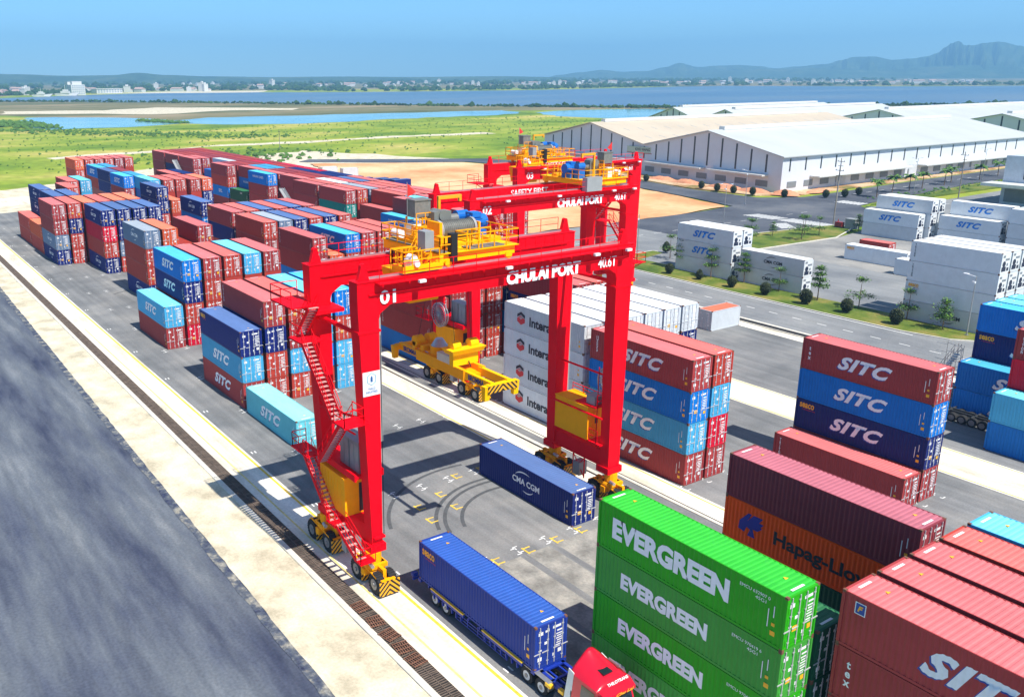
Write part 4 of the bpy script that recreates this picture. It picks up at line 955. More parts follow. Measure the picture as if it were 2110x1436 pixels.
    # bogies: forked frame with slewing cylinder, two wheels and hazard plates
    for yc in (-16.9, 6.0):
        for xc in (3.42, 10.38):
            f = MB().box(xc-1.5, yc-.13, .75, xc+1.5, yc+.13, 1.75).hexa([(xc-.75,yc-.5,1.0),(xc+.75,yc-.5,1.0),(xc+.75,yc+.5,1.0),(xc-.75,yc+.5,1.0)], [(xc-.5,yc-.62,1.8),(xc+.5,yc-.62,1.8),(xc+.5,yc+.62,1.8),(xc-.5,yc+.62,1.8)]).tube((xc, yc, 1.7), (xc, yc, 2.55), .55, 14).box(xc-.75, yc-.7, 1.5, xc+.75, yc+.7, 1.8)
            for sx in (-1, 1):
                f.box(xc+sx*1.9-.18, yc-.55, .9, xc+sx*1.9+.18, yc+.55, 1.25).box(xc+sx*1.25-.3, yc-.15, .5, xc+sx*1.25+.3, yc+.15, 1.1)
            f.beam((xc-1.3, yc-.75, 1.75), (xc+1.6, yc-.7, 1.35), .09); f.box(xc-.25, yc-.9, .95, xc+.22, yc-.5, 1.45); f.tube((xc-.1,yc-.6,1.6),(xc+.5,yc-.6,1.6),.2,10)
            f.tube((xc+.55, yc-.6, 2.0), (xc+1.1, yc-.7, 2.0), .14, 8, 1)
            bo = W2('bogie', f, [YEL, SILV], e)
            for sx in (-1, 1):
                wx = xc+sx*1.25
                wb = MB()
                for sy in (-1, 1):
                    y0, y1 = sorted((yc+sy*.20, yc+sy*.74))
                    wb.tube((wx, y0, .75), (wx, y1, .75), .75, 22); wb.tube((wx, yc+sy*.74, .75), (wx, yc+sy*.76, .75), .40, 14, 1); wb.tube((wx, yc+sy*.76, .75), (wx, yc+sy*.83, .75), .16, 10, 2)
                    for i in range(22):
                        q = 2*math.pi*i/22; wb.box(wx+.75*math.cos(q)-.05, y0, .75+.75*math.sin(q)-.03, wx+.75*math.cos(q)+.05, y1, .75+.75*math.sin(q)+.03)
                sub(W2('wheel', wb, [TYRE, HUB, HUB], None), bo)
            for sx, m_ in ((-1, 0), (1, 0)):
                xe = xc+sx*2.12 if sx > 0 else xc-.36
                me = MB().box(-.04, -.80, -.52, .04, .80, .52).mesh('hazard_plate'); me.materials.append(STRIPE)
                h = bpy.data.objects.new('hazard_plate', me); COL.objects.link(h); h.parent = bo; h.location = (xe-CX, yc-CY, .72)
    # left side: power house, floor, cabinets and stairs; everything hung outside the left legs
    ph = MB().box(4.3, -17.75, 4.35, 8.0, -15.1, 7.2).box(4.2, -17.85, 7.2, 8.1, -15.0, 7.32).box(7.99, -16.6, 4.5, 8.03, -15.9, 6.7, 1)
    for i in range(7): ph.box(4.6+i*.46, -17.77, 4.5, 4.66+i*.46, -17.75, 7.1)
    W2('power_house', ph, [YEL, BLACK], e)
    W2('door', MB().hexa([(8.04,-15.9,4.5),(8.6,-15.5,4.5),(8.6,-15.44,4.5),(8.04,-15.84,4.5)], [(8.04,-15.9,6.6),(8.6,-15.5,6.6),(8.6,-15.44,6.6),(8.04,-15.84,6.6)]), YEL, e)
    fl = MB().box(XF1, -17.6, 7.75, XN0, -15.6, 7.95).box(XF1, -17.75, 7.6, XN0, -17.6, 8.1).box(1.2, -18.6, 7.55, XF1, -17.3, 7.65).box(XF1, -15.6, 7.6, XN0, -15.45, 8.1)
    p = W2('platform', fl, RED, e); sub(W2('railing', MB().rail([(1.3, -17.35, 7.65), (1.3, -18.5, 7.65), (2.4, -18.5, 7.65)]).rail([(3.2, -18.5, 7.65), (XF1, -18.5, 7.65)]), RED, None), p)
    for x in (6.5, 7.9):
        cb = MB().box(x, -17.2, 7.96, x+1.3, -16.0, 10.2).box(x+.05, -17.22, 8.1, x+.62, -17.2, 10.0).box(x+.68, -17.22, 8.1, x+1.25, -17.2, 10.0).box(x-.04, -17.26, 10.2, x+1.34, -15.95, 10.26)
        W2('cabinet', cb, mat('cabinet_grey', srgb(150,150,150), .45, .3), e)
    def plat(x0, y0, x1, y1, z, rails):
        o = W2('platform', MB().box(x0, y0, z-.1, x1, y1, z), RED, e)
        if rails: sub(W2('railing', MB().rail(rails), RED, None), o)
    plat(6.6, -18.6, 7.9, -17.3, 3.75, [(6.6, -18.55, 3.75), (7.9, -18.55, 3.75)])
    plat(10.5, -18.5, 11.4, -17.3, 2.4, [(10.55, -18.45, 2.4), (11.35, -18.45, 2.4), (11.35, -17.3, 2.4)])
    st = [((10.7, -18.1, 2.45), (7.9, -18.1, 3.8)), ((6.9, -18.1, 3.8), (3.0, -18.1, 7.65)), ((5.7, -18.2, 7.9), (9.6, -18.2, 12.4)), ((9.3, -18.9, 12.5), (5.4, -18.9, 16.7)), ((3.3, -18.3, 16.8), (5.4, -18.3, 19.1))]
    if stair_side > 0: st = [((a[0], 12.2-(a[1]+17.0)-6.1, a[2]), (b_[0], 12.2-(b_[1]+17.0)-6.1, b_[2])) for a, b_ in st]
    for a, b_ in st: W2('staircase', MB().stair(a, b_, .75), [RED, mat('tread_pale', srgb(196,150,146), .5, var=.2)], e)
    sy = lambda y: y if stair_side < 0 else 6.1-(y+17.0)
    def plat2(x0, ya, x1, yb, z, r):
        o = W2('platform', MB().box(x0, min(sy(ya), sy(yb)), z-.1, x1, max(sy(ya), sy(yb)), z), RED, e)
        sub(W2('railing', MB().rail([(x, sy(y), z) for x, y in r]), RED, None), o)
    plat2(9.6, -19.3, 11.2, -17.4, 12.45, [(9.6, -17.8), (11.15, -17.8), (11.15, -19.25), (9.7, -19.25)])
    plat2(3.3, -19.3, 5.4, -17.6, 16.75, [(5.4, -19.25), (3.35, -19.25), (3.35, -17.7)])
    plat2(1.2, -19.6, 4.6, -17.5, 19.1, [(4.6, -19.55), (1.25, -19.55), (1.25, -17.5)])
    W2('platform_bracket', MB().beam((4.0, sy(-17.4), 11.4), (9.6, sy(-17.4), 12.3), .14).beam((9.7, sy(-17.7), 11.2), (10.9, sy(-19.1), 12.35), .1).beam((3.6, sy(-17.7), 15.6), (3.6, sy(-19.1), 16.65), .1).beam((3.4, sy(-17.6), 17.9), (3.4, sy(-19.5), 19.0), .1).box(3.0, min(sy(-18), sy(-15.8)), 18.5, 5.2, max(sy(-18), sy(-15.8)), 18.75), RED, e)
    W2('cable_ladder', MB().rail([(XN1+.05, YL1+.0, 3.5), (XN1+.05, YL1+.02, 18)], .12, .02, .5), mat('cable_dark', srgb(60,30,30), .6), e)
    W2('cable_channel', MB().box(XN0+.2, YL1+.05, 10.5, XN0+.75, YL1+.32, 19.2), GREY, e)
    W2('cable_channel', MB().box(XF0+.2, YR1+.03, 4.5, XF0+.8, YR1+.3, 19.6), GREY, e)
    # right side: electrical house between the legs, reel and small platform
    eh = MB().box(4.5, 4.88, 5.0, 8.45, 7.0, 7.85).box(4.44, 4.82, 7.85, 8.51, 7.06, 7.93).box(8.45, 5.5, 5.2, 8.50, 6.2, 7.3, 0).box(8.5, 5.7, 6.3, 8.52, 6.0, 6.8, 1)
    for x in (4.5, 8.41): eh.box(x-.02, 4.86, 5.0, x+.06, 4.9, 7.85)
    W2('electrical_house', eh, [YEL, BLACK], e)
    p = W2('platform', MB().box(8.5, 4.9, 4.9, 10.0, 6.9, 5.0).box(6.9, 4.9, 8.0, 9.3, 6.4, 8.08), RED, e)
    sub(W2('railing', MB().rail([(8.6, 4.95, 5.0), (9.6, 4.95, 5.0)]).rail([(9.4, 4.95, 8.08), (9.4, 6.4, 8.08)]).rail([(4.4, 6.9, 7.95), (8.4, 6.9, 7.95)], .6), RED, None), p)
    W2('ladder', MB().rail([(9.45, 4.95, 4.4), (9.45, 4.97, 11.2)], .45, .03, .35), RED, e)
    W2('transformer', MB().box(7.9, 5.2, 8.1, 8.9, 6.0, 8.8).box(7.8, 5.1, 8.8, 9.0, 6.1, 8.86).box(6.4, 5.4, 1.1, 7.2, 6.3, 2.3), GREY, e)
    rl = MB(); c = Vector((8.55, 7.25, 9.6))
    if num == '02': c = Vector((5.7, -18.15, 8.6))
    for i in range(24):
        q = 2*math.pi*i/24; q2 = 2*math.pi*(i+1)/24
        for yy in (-.16, .16):
            a_ = c+Vector((1.35*math.cos(q), yy, 1.35*math.sin(q))); b_ = c+Vector((1.35*math.cos(q2), yy, 1.35*math.sin(q2)))
            rl.beam(a_, b_, .09); rl.beam(c+Vector((.2*math.cos(q), yy, .2*math.sin(q))), a_, .045)
    rl.tube(c+Vector((0,-.1,0)), c+Vector((0,.1,0)), .95, 20, 1).tube(c+Vector((0,-.25,0)), c+Vector((0,.25,0)), .22, 12, 2)
    W2('cable_reel', rl, [SILV, mat('reel_red', srgb(180,30,50), .5), GREY], e)
    for y in (-13.6, -6.4, 1.9, 5.2):
        W2('floodlight', MB().box(XN1+.66, y, ZT-.30, XN1+.9, y+.5, ZT-.12), mat('lamp_glass', srgb(226,230,232), .3), e)
    W2('frame_ladder', MB().beam((6.2, 5.6, 1.0), (6.2, 5.6, 3.0), .08).beam((7.6, 5.6, 1.0), (7.6, 5.6, 3.0), .08).beam((6.2, 5.6, 1.1), (7.6, 5.6, 2.9), .06).beam((7.6, 5.6, 1.1), (6.2, 5.6, 2.9), .06).beam((6.6, -16.8, .8), (6.6, -16.8, 3.0), .08).beam((7.4, -16.8, .8), (7.4, -16.8, 3.0), .08).box(6.4, -17.3, .9, 7.1, -16.7, 2.1, 1), [RED, GREY], e)
    if num == '01':
        sbd = W2('sign_board', MB().box(10.66, -17.55, 14.1, 10.70, -16.25, 15.75), WHITE, e)
        me = join_meshes('lettering', [(text_mesh('THACO', .17, bold=.01, width=.55), T(0, 0, -.42), 0), (text_mesh('INDUSTRIES', .15, bold=.01, width=.85), T(0, 0, -.64), 0)]+[(MB().beam((.36*math.cos(R(90+60*i)), 0, .42*math.sin(R(90+60*i))+.25), (.36*math.cos(R(150+60*i)), 0, .42*math.sin(R(150+60*i))+.25), .035, .01).mesh('m'), T(0, 0, 0), 1) for i in range(6)]+[(MB().add([(-.08,0,.05),(.08,0,.05),(.08,0,.35),(0,0,.48),(-.08,0,.35)], [(0,1,2,3,4)]).mesh('m'), T(0, 0, 0), 0)])
        me.transform(Matrix.Translation((10.712-CX, -16.9-CY, 15.0)) @ Matrix.Rotation(R(90), 4, 'Z')); me.materials.append(mat('sign_blue', srgb(30,90,150), .6)); me.materials.append(mat('sign_teal', srgb(50,150,170), .6))
        o = bpy.data.objects.new('lettering', me); COL.objects.link(o); o.parent = sbd
    if num == '02':
        W2('control_box', MB().box(XN1+.1, -2.2, ZT-.05, XN1+.9, .1, ZT+1.5), GREY, e)
    return e
# trolley: runs on the girders, so a thing of its own
def build_trolley(label):
    e = empty('crane_trolley', (CX, -9.2, ZT+.2), label, 'trolley', 'yellow trolleys on the cranes')
    OX, OY, OZ = CX, -9.2, ZT+.2
    def P(name, mb, mats, parent=None, smooth=False):
        me = mb.mesh(name, smooth)
        for m in (mats if isinstance(mats, (list, tuple)) else [mats]): me.materials.append(m)
        me.transform(Matrix.Translation((-OX, -OY, -OZ))); o = bpy.data.objects.new(name, me); COL.objects.link(o); o.parent = parent or e; return o
    z = ZT+.2
    fr = MB()
    for x in (3.1, 9.75): fr.box(x-.3, -11.1, z+.25, x+.3, -4.6, z+.85)
    for y in (-10.85, -9.0, -7.0, -5.0): fr.box(3.4, y-.25, z+.3, 9.45, y+.25, z+.8)
    fr.box(2.6, -11.2, z+.86, 10.3, -4.4, z+.92).box(9.2, -11.2, z+.1, 10.3, -10.9, z+.9).box(9.2, -14.3, z+.1, 10.6, -11.2, z+.2).box(9.2, -14.3, z+.0, 10.6, -14.1, z+.45).box(10.45, -14.3, z, 10.6, -11.2, z+.45)
    for x in (3.4, 10.1):
        for y in (-10.4, -5.2): fr.tube((x-.1, y, z+.22), (x+.1, y, z+.22), .28, 14)
    P('trolley_frame', fr, LEM)
    P('walkway', MB().box(9.15, -8.6, z+.95, 10.2, -5.6, z+1.02).box(3.2, -11.15, z+.94, 10.2, -10.5, z+1.02), mat('grating_grey', srgb(120,116,106), .7, var=.25, scale=5))
    P('railing', MB().rail([(10.55, -14.25, z+.2), (9.2, -14.25, z+.2), (9.2, -11.2, z+.2)], 1.2, .04, .7).rail([(10.55, -14.25, z+.2), (10.55, -11.4, z+.2)], 1.2, .04, .7), YEL)
    P('railing', MB().rail([(10.25, -10.8, z+.92), (10.25, -4.45, z+.92), (2.65, -4.45, z+.92), (2.65, -11.15, z+.92), (10.25, -11.15, z+.92), (10.25, -10.8, z+.92)], 1.1, .04, 1.15).rail([(7.6, -11.1, z+.92), (7.6, -9.9, z+.92), (3.0, -9.9, z+.92)], 1.1, .04, 1.0).rail([(10.2, -8.9, z+.92), (8.9, -8.9, z+.92), (8.9, -5.9, z+.92)], 1.15, .045, 1.0).rail([(9.4, -7.9, z+.95), (10.2, -7.9, z+.95)], 1.2, .05, .8), YEL)
    P('staircase', MB().stair((9.7, -12.9, z+.2), (8.3, -11.3, z+1.0), .7, 0, True, (.75,.66,0)), [YEL, YEL])
    P('access_frame', MB().rail([(8.9, -14.2, z-1.2), (8.9, -12.6, z-1.2)], 2.6, .035, .4).beam((9.1,-14.1,z-1.3),(9.1,-12.5,z-1.3),.1).box(8.4,-14.2,z-1.35,9.2,-12.5,z-1.3), YEL)
    P('lattice_brace', MB().beam((9.4,-11.9,z+.2),(9.4,-11.1,z+.9),.16).beam((10.1,-11.6,z+.25),(10.1,-10.6,z+.95),.14).box(4.6,-11.0,z+.92,7.6,-10.95,z+1.25).box(3.0,-9.85,z+.92,8.4,-9.6,z+1.2).box(7.4,-9.6,z+.92,8.0,-8.9,z+1.5).box(7.7,-5.8,z+.92,8.6,-4.7,z+1.25), YEL)
    # hoist drum with its gearbox and motor
    d = MB().tube((6.4, -8.6, z+1.75), (6.4, -5.9, z+1.75), .62, 26).tube((6.4, -8.8, z+1.75), (6.4, -8.6, z+1.75), .72, 26, 1).tube((6.4, -5.9, z+1.75), (6.4, -5.7, z+1.75), .72, 26, 1)
    for i in range(16): d.tube((6.4, -8.5+i*.165, z+1.75), (6.4, -8.42+i*.165, z+1.75), .645, 26)
    P('hoist_drum', d, [DRUM, GREY])
    P('drum_support', MB().box(5.6, -9.1, z+.92, 7.2, -8.85, z+2.4).box(5.6, -5.65, z+.92, 7.2, -5.5, z+2.2), YEL)
    P('gearbox', MB().box(4.6, -8.4, z+.92, 5.5, -6.9, z+2.9).tube((4.2, -7.6, z+2.6), (5.6, -7.6, z+2.6), .4, 14).tube((4.9, -6.9, z+2.2), (4.9, -6.0, z+2.2), .35, 14), mat('gear_grey', srgb(132,132,126), .4, .3), smooth=False)
    mo = MB().tube((6.0, -5.45, z+2.0), (6.0, -4.3, z+2.0), .55, 18).box(5.6, -5.7, z+2.4, 6.5, -4.9, z+2.75).box(5.3, -5.95, z+.92, 6.8, -4.65, z+1.5)
    for i in range(12): mo.box(6.0+.54*math.cos(i*.52)-.02, -5.8, z+2.0+.54*math.sin(i*.52)-.02, 6.0+.6*math.cos(i*.52)+.02, -4.8, z+2.0+.6*math.sin(i*.52)+.02)
    P('hoist_motor', mo, BLUE); P('hoist_motor', MB().tube((4.6, -5.9, z+2.3), (4.6, -4.9, z+2.3), .42, 16).box(4.2, -5.9, z+.92, 5.0, -4.9, z+1.9), BLUE)
    P('brake', MB().box(3.6, -9.8, z+.92, 4.6, -8.9, z+2.0).tube((3.5, -10.6, z+1.4), (4.6, -10.6, z+1.4), .3, 12), WHITE)
    for i, (x, y, zz) in enumerate(((9.6, -13.6, z+.25), (8.2, -10.3, z+.95), (5.6, -10.6, z+.95))): P('winch_motor', MB().box(x, y, zz, x+.8, y+.7, zz+.55).tube((x+.1, y+.35, zz+.6), (x+.75, y+.35, zz+.6), .26, 12).tube((x+.8, y+.35, zz+.3), (x+1.15, y+.35, zz+.3), .2, 10), WHITE if i == 0 else YEL)
    P('control_box', MB().box(9.3, -12.3, z+1.2, 10.2, -11.6, z+2.5), GREY); P('control_box', MB().box(9.9, -10.3, z+.3, 10.4, -9.8, z+2.2), BLACK)
    tw = MB()
    for x, y in ((3.6, -9.6), (5.0, -9.6), (3.6, -8.2), (5.0, -8.2)): tw.beam((x, y, z+.9), (x, y, z+2.5), .09)
    tw.box(3.5, -9.7, z+1.75, 5.1, -8.1, z+1.85); tw.rail([(5.05, -9.65, z+1.85), (5.05, -8.1, z+1.85), (3.55, -8.1, z+1.85)], 1.0, .028, .8)
    P('service_stand', tw, YEL)
    P('resistor_box', MB().box(3.7, -9.6, z+2.5, 4.8, -8.25, z+3.7).box(3.64, -9.66, z+3.7, 4.86, -8.19, z+3.78), mat('box_grey', srgb(124,122,116), .5, .2, var=.2, scale=4))
    P('davit', MB().box(3.85, -7.05, z+.9, 4.05, -6.85, z+3.75).box(3.83, -7.05, z+3.55, 4.07, -4.95, z+3.8).box(3.83, -5.15, z+3.3, 4.07, -4.95, z+3.55), mat('davit_yellow', (.80,.36,.006,1), .4))
    P('flag_pole', MB().tube((4.0, -9.75, z+1.9), (4.0, -9.75, z+5.0), .025, 6), SILV)
    P('flag', MB().add([(4.0, -9.72, z+4.9), (4.0, -9.72, z+3.95), (4.05, -9.3, z+4.1), (3.95, -8.95, z+4.25), (4.0, -9.35, z+4.55)], [(0,1,2,4), (2,3,4)]), mat('flag_red', srgb(226,40,34), .7))
    cab = MB().hexa([(6.3, -13.0, ZB-.6), (9.2, -13.0, ZB-.6), (9.2, -10.6, ZB-.6), (6.3, -10.6, ZB-.6)], [(6.0, -13.2, ZB+1.5), (9.3, -13.2, ZB+1.5), (9.3, -10.3, ZB+1.5), (6.0, -10.3, ZB+1.5)])
    cab.box(6.2, -10.3, ZB-.35, 9.2, -8.2, ZB-.2).hexa([(6.2,-8.2,ZB-.35),(9.2,-8.2,ZB-.35),(8.8,-7.4,ZB-.1),(6.6,-7.4,ZB-.1)], [(6.2,-8.2,ZB-.2),(9.2,-8.2,ZB-.2),(8.8,-7.4,ZB+.05),(6.6,-7.4,ZB+.05)])
    cab.box(9.21, -12.0, ZB-.25, 9.24, -11.2, ZB+.3, 1)
    for x in (6.4, 9.0): cab.box(x-.1, -10.6, ZB+1.0, x+.1, -10.4, z+.3)
    c = P('operator_cabin', cab, [YEL, BLACK])
    return e
def build_spreader():
    OX, OY, OZ = 5.6, -6.95, 13.2
    e = empty('container_spreader', (OX, OY, OZ), 'yellow telescopic container spreader hanging under the nearest crane', 'spreader')
    def P(name, mb, mats, parent=None, smooth=False):
        me = mb.mesh(name, smooth)
        for m in (mats if isinstance(mats, (list, tuple)) else [mats]): me.materials.append(m)
        me.transform(Matrix.Translation((-OX, -OY, -OZ))); o = bpy.data.objects.new(name, me); COL.objects.link(o); o.parent = parent or e; return o
    z = 13.0
    P('main_beam', MB().box(2.2, -7.95, z-.25, 8.6, -7.65, z+.55).box(2.2, -6.25, z-.25, 8.6, -5.95, z+.55).box(2.2, -7.65, z-.2, 8.6, -6.25, z+.1), YEL)
    for sg, xe, x0 in ((-1, -.5, 2.6), (1, 11.7, 8.2)):
        tb = MB()
        for y in (-7.85, -6.35): tb.box(min(xe, x0), y, z-.12, max(xe, x0), y+.3, z+.48)
        a = P('telescopic_beam', tb, YEL if sg < 0 else LEM)
        eb = MB().box(xe-.22, -8.15, z-.1, xe+.22, -5.75, z+.35)
        for y in (-8.25, -5.65): eb.hexa([(xe-.16,y-.2,z-.75),(xe+.16,y-.2,z-.75),(xe+.16,y+.2,z-.75),(xe-.16,y+.2,z-.75)], [(xe-.25,y-.24,z+.3),(xe+.25,y-.24,z+.3),(xe+.25,y+.24,z+.3),(xe-.25,y+.24,z+.3)])
        P('end_beam', eb, LEM if sg > 0 else YEL)
        t1 = text_mesh('BROMMA', .42, bold=.04, width=1.9); t1.materials.append(mat('lettering_navy', srgb(40,44,120), .6))
        o = bpy.data.objects.new('lettering', t1); COL.objects.link(o); o.parent = a; o.location = ((1.15 if sg < 0 else 10.0)-OX, -7.865-OY, z+.17-OZ)
        if sg > 0:
            me = MB().box(-.03, -1.3, -.26, .03, 1.3, .26).mesh('hazard_plate'); me.materials.append(STRIPE); h = bpy.data.objects.new('hazard_plate', me); COL.objects.link(h); h.parent = e; h.location = (xe+.27-OX, 0, z+.05-OZ)
    P('head_block', MB().box(7.0, -8.1, z+.56, 7.5, -5.8, z+1.5).hexa([(6.7,-8.3,z+1.5),(7.8,-8.3,z+1.5),(7.8,-5.6,z+1.5),(6.7,-5.6,z+1.5)], [(6.5,-8.5,z+1.9),(8.0,-8.5,z+1.9),(8.0,-5.4,z+1.9),(6.5,-5.4,z+1.9)]).tube((7.2,-8.1,z+2.05),(7.2,-7.4,z+2.05),.38,14).tube((7.2,-6.5,z+2.05),(7.2,-5.8,z+2.05),.38,14), LEM)
    P('head_block', MB().box(1.6, -7.9, z+.56, 2.0, -6.0, z+1.1).tube((1.9,-7.9,z+1.2),(1.9,-7.2,z+1.2),.42,14).tube((1.9,-6.7,z+1.2),(1.9,-6.0,z+1.2),.42,14).box(2.6,-7.8,z+.56,3.0,-6.1,z+1.0), YEL)
    P('cable_basket', MB().tube((4.0,-6.95,z+.4),(4.0,-6.95,z+1.15),.72,24).tube((4.0,-6.95,z+1.15),(4.0,-6.95,z+1.2),.78,24), YEL)
    P('coiled_cable', MB().tube((4.0,-6.95,z+1.2),(4.0,-6.95,z+1.75),.66,20,0,.30), SILV)
    P('control_box', MB().box(5.2,-8.0,z+.56,6.9,-7.5,z+1.15), mat('box_cream', srgb(206,198,176), .5))
    P('hydraulic_hose', MB().tube((5.2,-7.2,z+.7),(6.9,-6.4,z+.9),.05,6).tube((6.9,-6.4,z+.9),(8.2,-7.0,z+.6),.05,6).tube((2.8,-6.6,z+.7),(3.6,-7.1,z+.8),.05,6), BLACK)
    rp = MB()
    for x, y, xt in ((1.9,-7.5,4.5),(1.9,-6.4,4.5),(7.2,-7.7,6.6),(7.2,-6.2,6.6)): rp.tube((x, y, z+1.6), (xt, y-.2, ZT), .018, 5)
    P('hoist_rope', rp, BLACK)
    return e
c1 = build_crane('01', 'nearest red gantry crane, numbered 01, with a white sign on its leg', -1)
c2 = build_crane('02', 'middle red gantry crane, numbered 02, over the second block', 1)
c3 = build_crane('03', 'farthest red gantry crane, numbered 03, beside the orange earth', -1)
c2.location = (CX-26.7, CY+28.35, 0); c3.location = (CX-50, CY+53.6, 0)
t1 = build_trolley('yellow trolley with red flag on the nearest crane')
t2 = copy_tree(t1); tag(t2, 'yellow trolley at the right end of the middle crane'); t2.location = (CX-26.7, 31.2, ZT+.2); t2.rotation_euler.z = math.pi
t3 = copy_tree(t1); tag(t3, 'yellow trolley at the left end of the farthest crane'); t3.location = (CX-50, 42.0, ZT+.2)
build_spreader()

# ================================================================== TRUCK
TX, TY = 0, -13.78
tr = empty('container_truck', (20, TY, 0), 'red cabbed truck with a long blue trailer on the near lane', 'truck')
def P5(name, mb, mats, parent, loc, smooth=False):
    me = mb.mesh(name, smooth)
    for m in (mats if isinstance(mats, (list, tuple)) else [mats]): me.materials.append(m)
    me.transform(Matrix.Translation(-Vector(loc))); o = bpy.data.objects.new(name, me); COL.objects.link(o); o.parent = parent; return o
TL = (20, TY, 0)
TBL = mat('trailer_blue', srgb(18,48,150), .45); CABR = mat('cab_red', (.62,.008,.03,1), .25, var=.03); FAIR = mat('fairing_white', srgb(206,214,214), .45)
fr = MB()
for y in (TY-.45, TY+.33): fr.box(12.9, y, .78, 27.6, y+.12, 1.14)
for x in [13.2+i*1.15 for i in range(11)]: fr.box(x, TY-1.2, .98, x+.1, TY+1.2, 1.16)
for x in (13.2, 25.2): fr.box(x, TY-1.24, .95, x+.3, TY+1.24, 1.19)
fr.box(25.6, TY-.9, .85, 27.4, TY-.7, 1.2).box(25.6, TY+.7, .85, 27.4, TY+.9, 1.2).box(25.6, TY-.9, 1.1, 25.8, TY+.9, 1.2).box(26.6, TY-.9, 1.1, 26.75, TY+.9, 1.2).box(12.2, TY-1.1, .5, 12.35, TY+1.1, .66).box(12.3, TY-.4, .6, 12.9, TY-.3, .9).box(12.3, TY+.3, .6, 12.9, TY+.4, .9).box(12.2, TY-1.2, .85, 12.5, TY-.8, 1.1)
P5('trailer_frame', fr, TBL, tr, TL)
for (a, b_) in ((14.9, 18.6), (20.6, 24.5)):
    o = P5('side_rail', MB().box(a, TY-1.34, .98, b_, TY-1.24, 1.20), TBL, tr, TL)
    P5('reflective_strip', MB().box(a, TY-1.365, 1.20, b_, TY-1.22, 1.27), mat('strip_yellow', srgb(244,196,40), .5), o, TL)
    mb = MB()
    x = a+.3
    while x < b_: mb.hexa([(x,TY-1.33,.62),(x+.08,TY-1.33,.62),(x+.08,TY-1.2,.62),(x,TY-1.2,.62)], [(x,TY-1.38,.98),(x+.08,TY-1.38,.98),(x+.08,TY-1.2,.98),(x,TY-1.2,.98)]); x += .52
    P5('bracket', mb, TBL, tr, TL)
for sy in (-1, 1):
    g = MB(); y = TY+sy*1.2
    for z in (.45, .68, .9): g.box(17.6, y-.025, z-.025, 23.0, y+.025, z+.025)
    for x in (17.6, 18.9, 20.0, 20.6, 21.7, 22.95): g.box(x, y-.03, .42, x+.05, y+.03, 1.1)
    P5('side_guard', g, TBL, tr, TL)
def wheel(x, y0, y1, r=.52):
    w_ = MB().tube((x, y0, r), (x, y1, r), r, 26)
    for yy, s in ((y0, -1), (y1, 1)): w_.tube((x, yy, r), (x, yy+s*.012, r), .30, 16, 1).tube((x, yy+s*.012, r), (x, yy+s*.05, r), .13, 10, 2)
    return w_
for x in (15.2, 16.45, 24.8, 26.1, 29.7):
    for y0, y1 in ((TY-1.2, TY-.62), (TY+.62, TY+1.2)): P5('wheel', wheel(x, y0, y1), [TYRE, mat('rim_white', srgb(206,208,210), .4, .2), HUB], tr, TL)
P5('tractor_chassis', MB().box(24.0, TY-.42, .62, 30.6, TY-.3, .86).box(24.0, TY+.3, .62, 30.6, TY+.42, .86).tube((27.3, TY-1.0, .7), (28.4, TY-1.0, .7), .33, 14).tube((27.3, TY+1.0, .7), (28.4, TY+1.0, .7), .33, 14).box(27.2, TY-.9, .9, 28.3, TY+.9, 1.05), [mat('chassis_dark', srgb(62,64,66), .6, var=.3, scale=3)], tr, TL)
P5('mudguard', MB().box(24.2, TY-1.22, 1.08, 25.3, TY-.6, 1.12).box(25.45, TY-1.22, 1.12, 26.7, TY-.6, 1.16).box(26.7, TY-1.22, .6, 26.75, TY-.6, 1.14), SILV, tr, TL)
P5('marker_lamp', MB().box(26.5, TY-1.28, .92, 26.95, TY-1.0, 1.12).box(27.6, TY-1.28, 1.2, 28.0, TY-1.05, 1.4).box(28.2, TY+.5, 3.2, 28.5, TY+.7, 3.4), mat('lamp_amber', srgb(246,190,40), .4), tr, TL)
cab = MB(); x0, x1 = 28.55, 30.85; y0, y1 = TY-1.24, TY+1.24
cab.hexa([(x0,y0,.7),(x1,y0,.7),(x1,y1,.7),(x0,y1,.7)], [(x0,y0,1.9),(x1+.05,y0,1.9),(x1+.05,y1,1.9),(x0,y1,1.9)])
cab.hexa([(x0,y0,1.9),(x1+.05,y0,1.9),(x1+.05,y1,1.9),(x0,y1,1.9)], [(x0,y0+.02,3.0),(x1-.35,y0+.06,3.0),(x1-.35,y1-.06,3.0),(x0,y1-.02,3.0)])
cb = P5('cab', cab, CABR, tr, TL)
n, k = 14, 18; vs = []                      # roof shell with the swept-up wind deflector at its back edge
for i in range(n+1):
    u = i/n
    for j in range(k+1):
        v = j/k*2-1; x = x0-.1+(x1-.25-x0)*u
        z = 3.0+.42*(1-abs(v)**4)*(1-u**5*.6)*1.0+.62*math.exp(-(v-.1)**2*3.2)*(1-u)**2.2-.05*u
        if abs(v) > .93: z = 3.0
        vs.append((x, TY+v*1.23, z))
fs = [(i*(k+1)+j, (i+1)*(k+1)+j, (i+1)*(k+1)+j+1, i*(k+1)+j+1) for i in range(n) for j in range(k)]
rb = len(vs); vs += [(x0-.1, TY+(j/k*2-1)*1.23, 2.9) for j in range(k+1)]; fs += [(j, j+1, rb+j+1, rb+j) for j in range(k)]
rf = len(vs); vs += [(x1-.3, TY+(j/k*2-1)*1.23, 2.9) for j in range(k+1)]; fs += [(rf+j, rf+j+1, n*(k+1)+j+1, n*(k+1)+j) for j in range(k)]
ro = P5('roof', MB().add(vs, fs), CABR, tr, TL, smooth=True)
P5('roof_hatch', MB().box(29.55, TY-.32, 3.40, 30.1, TY+.32, 3.455), GLASS, ro, TL)
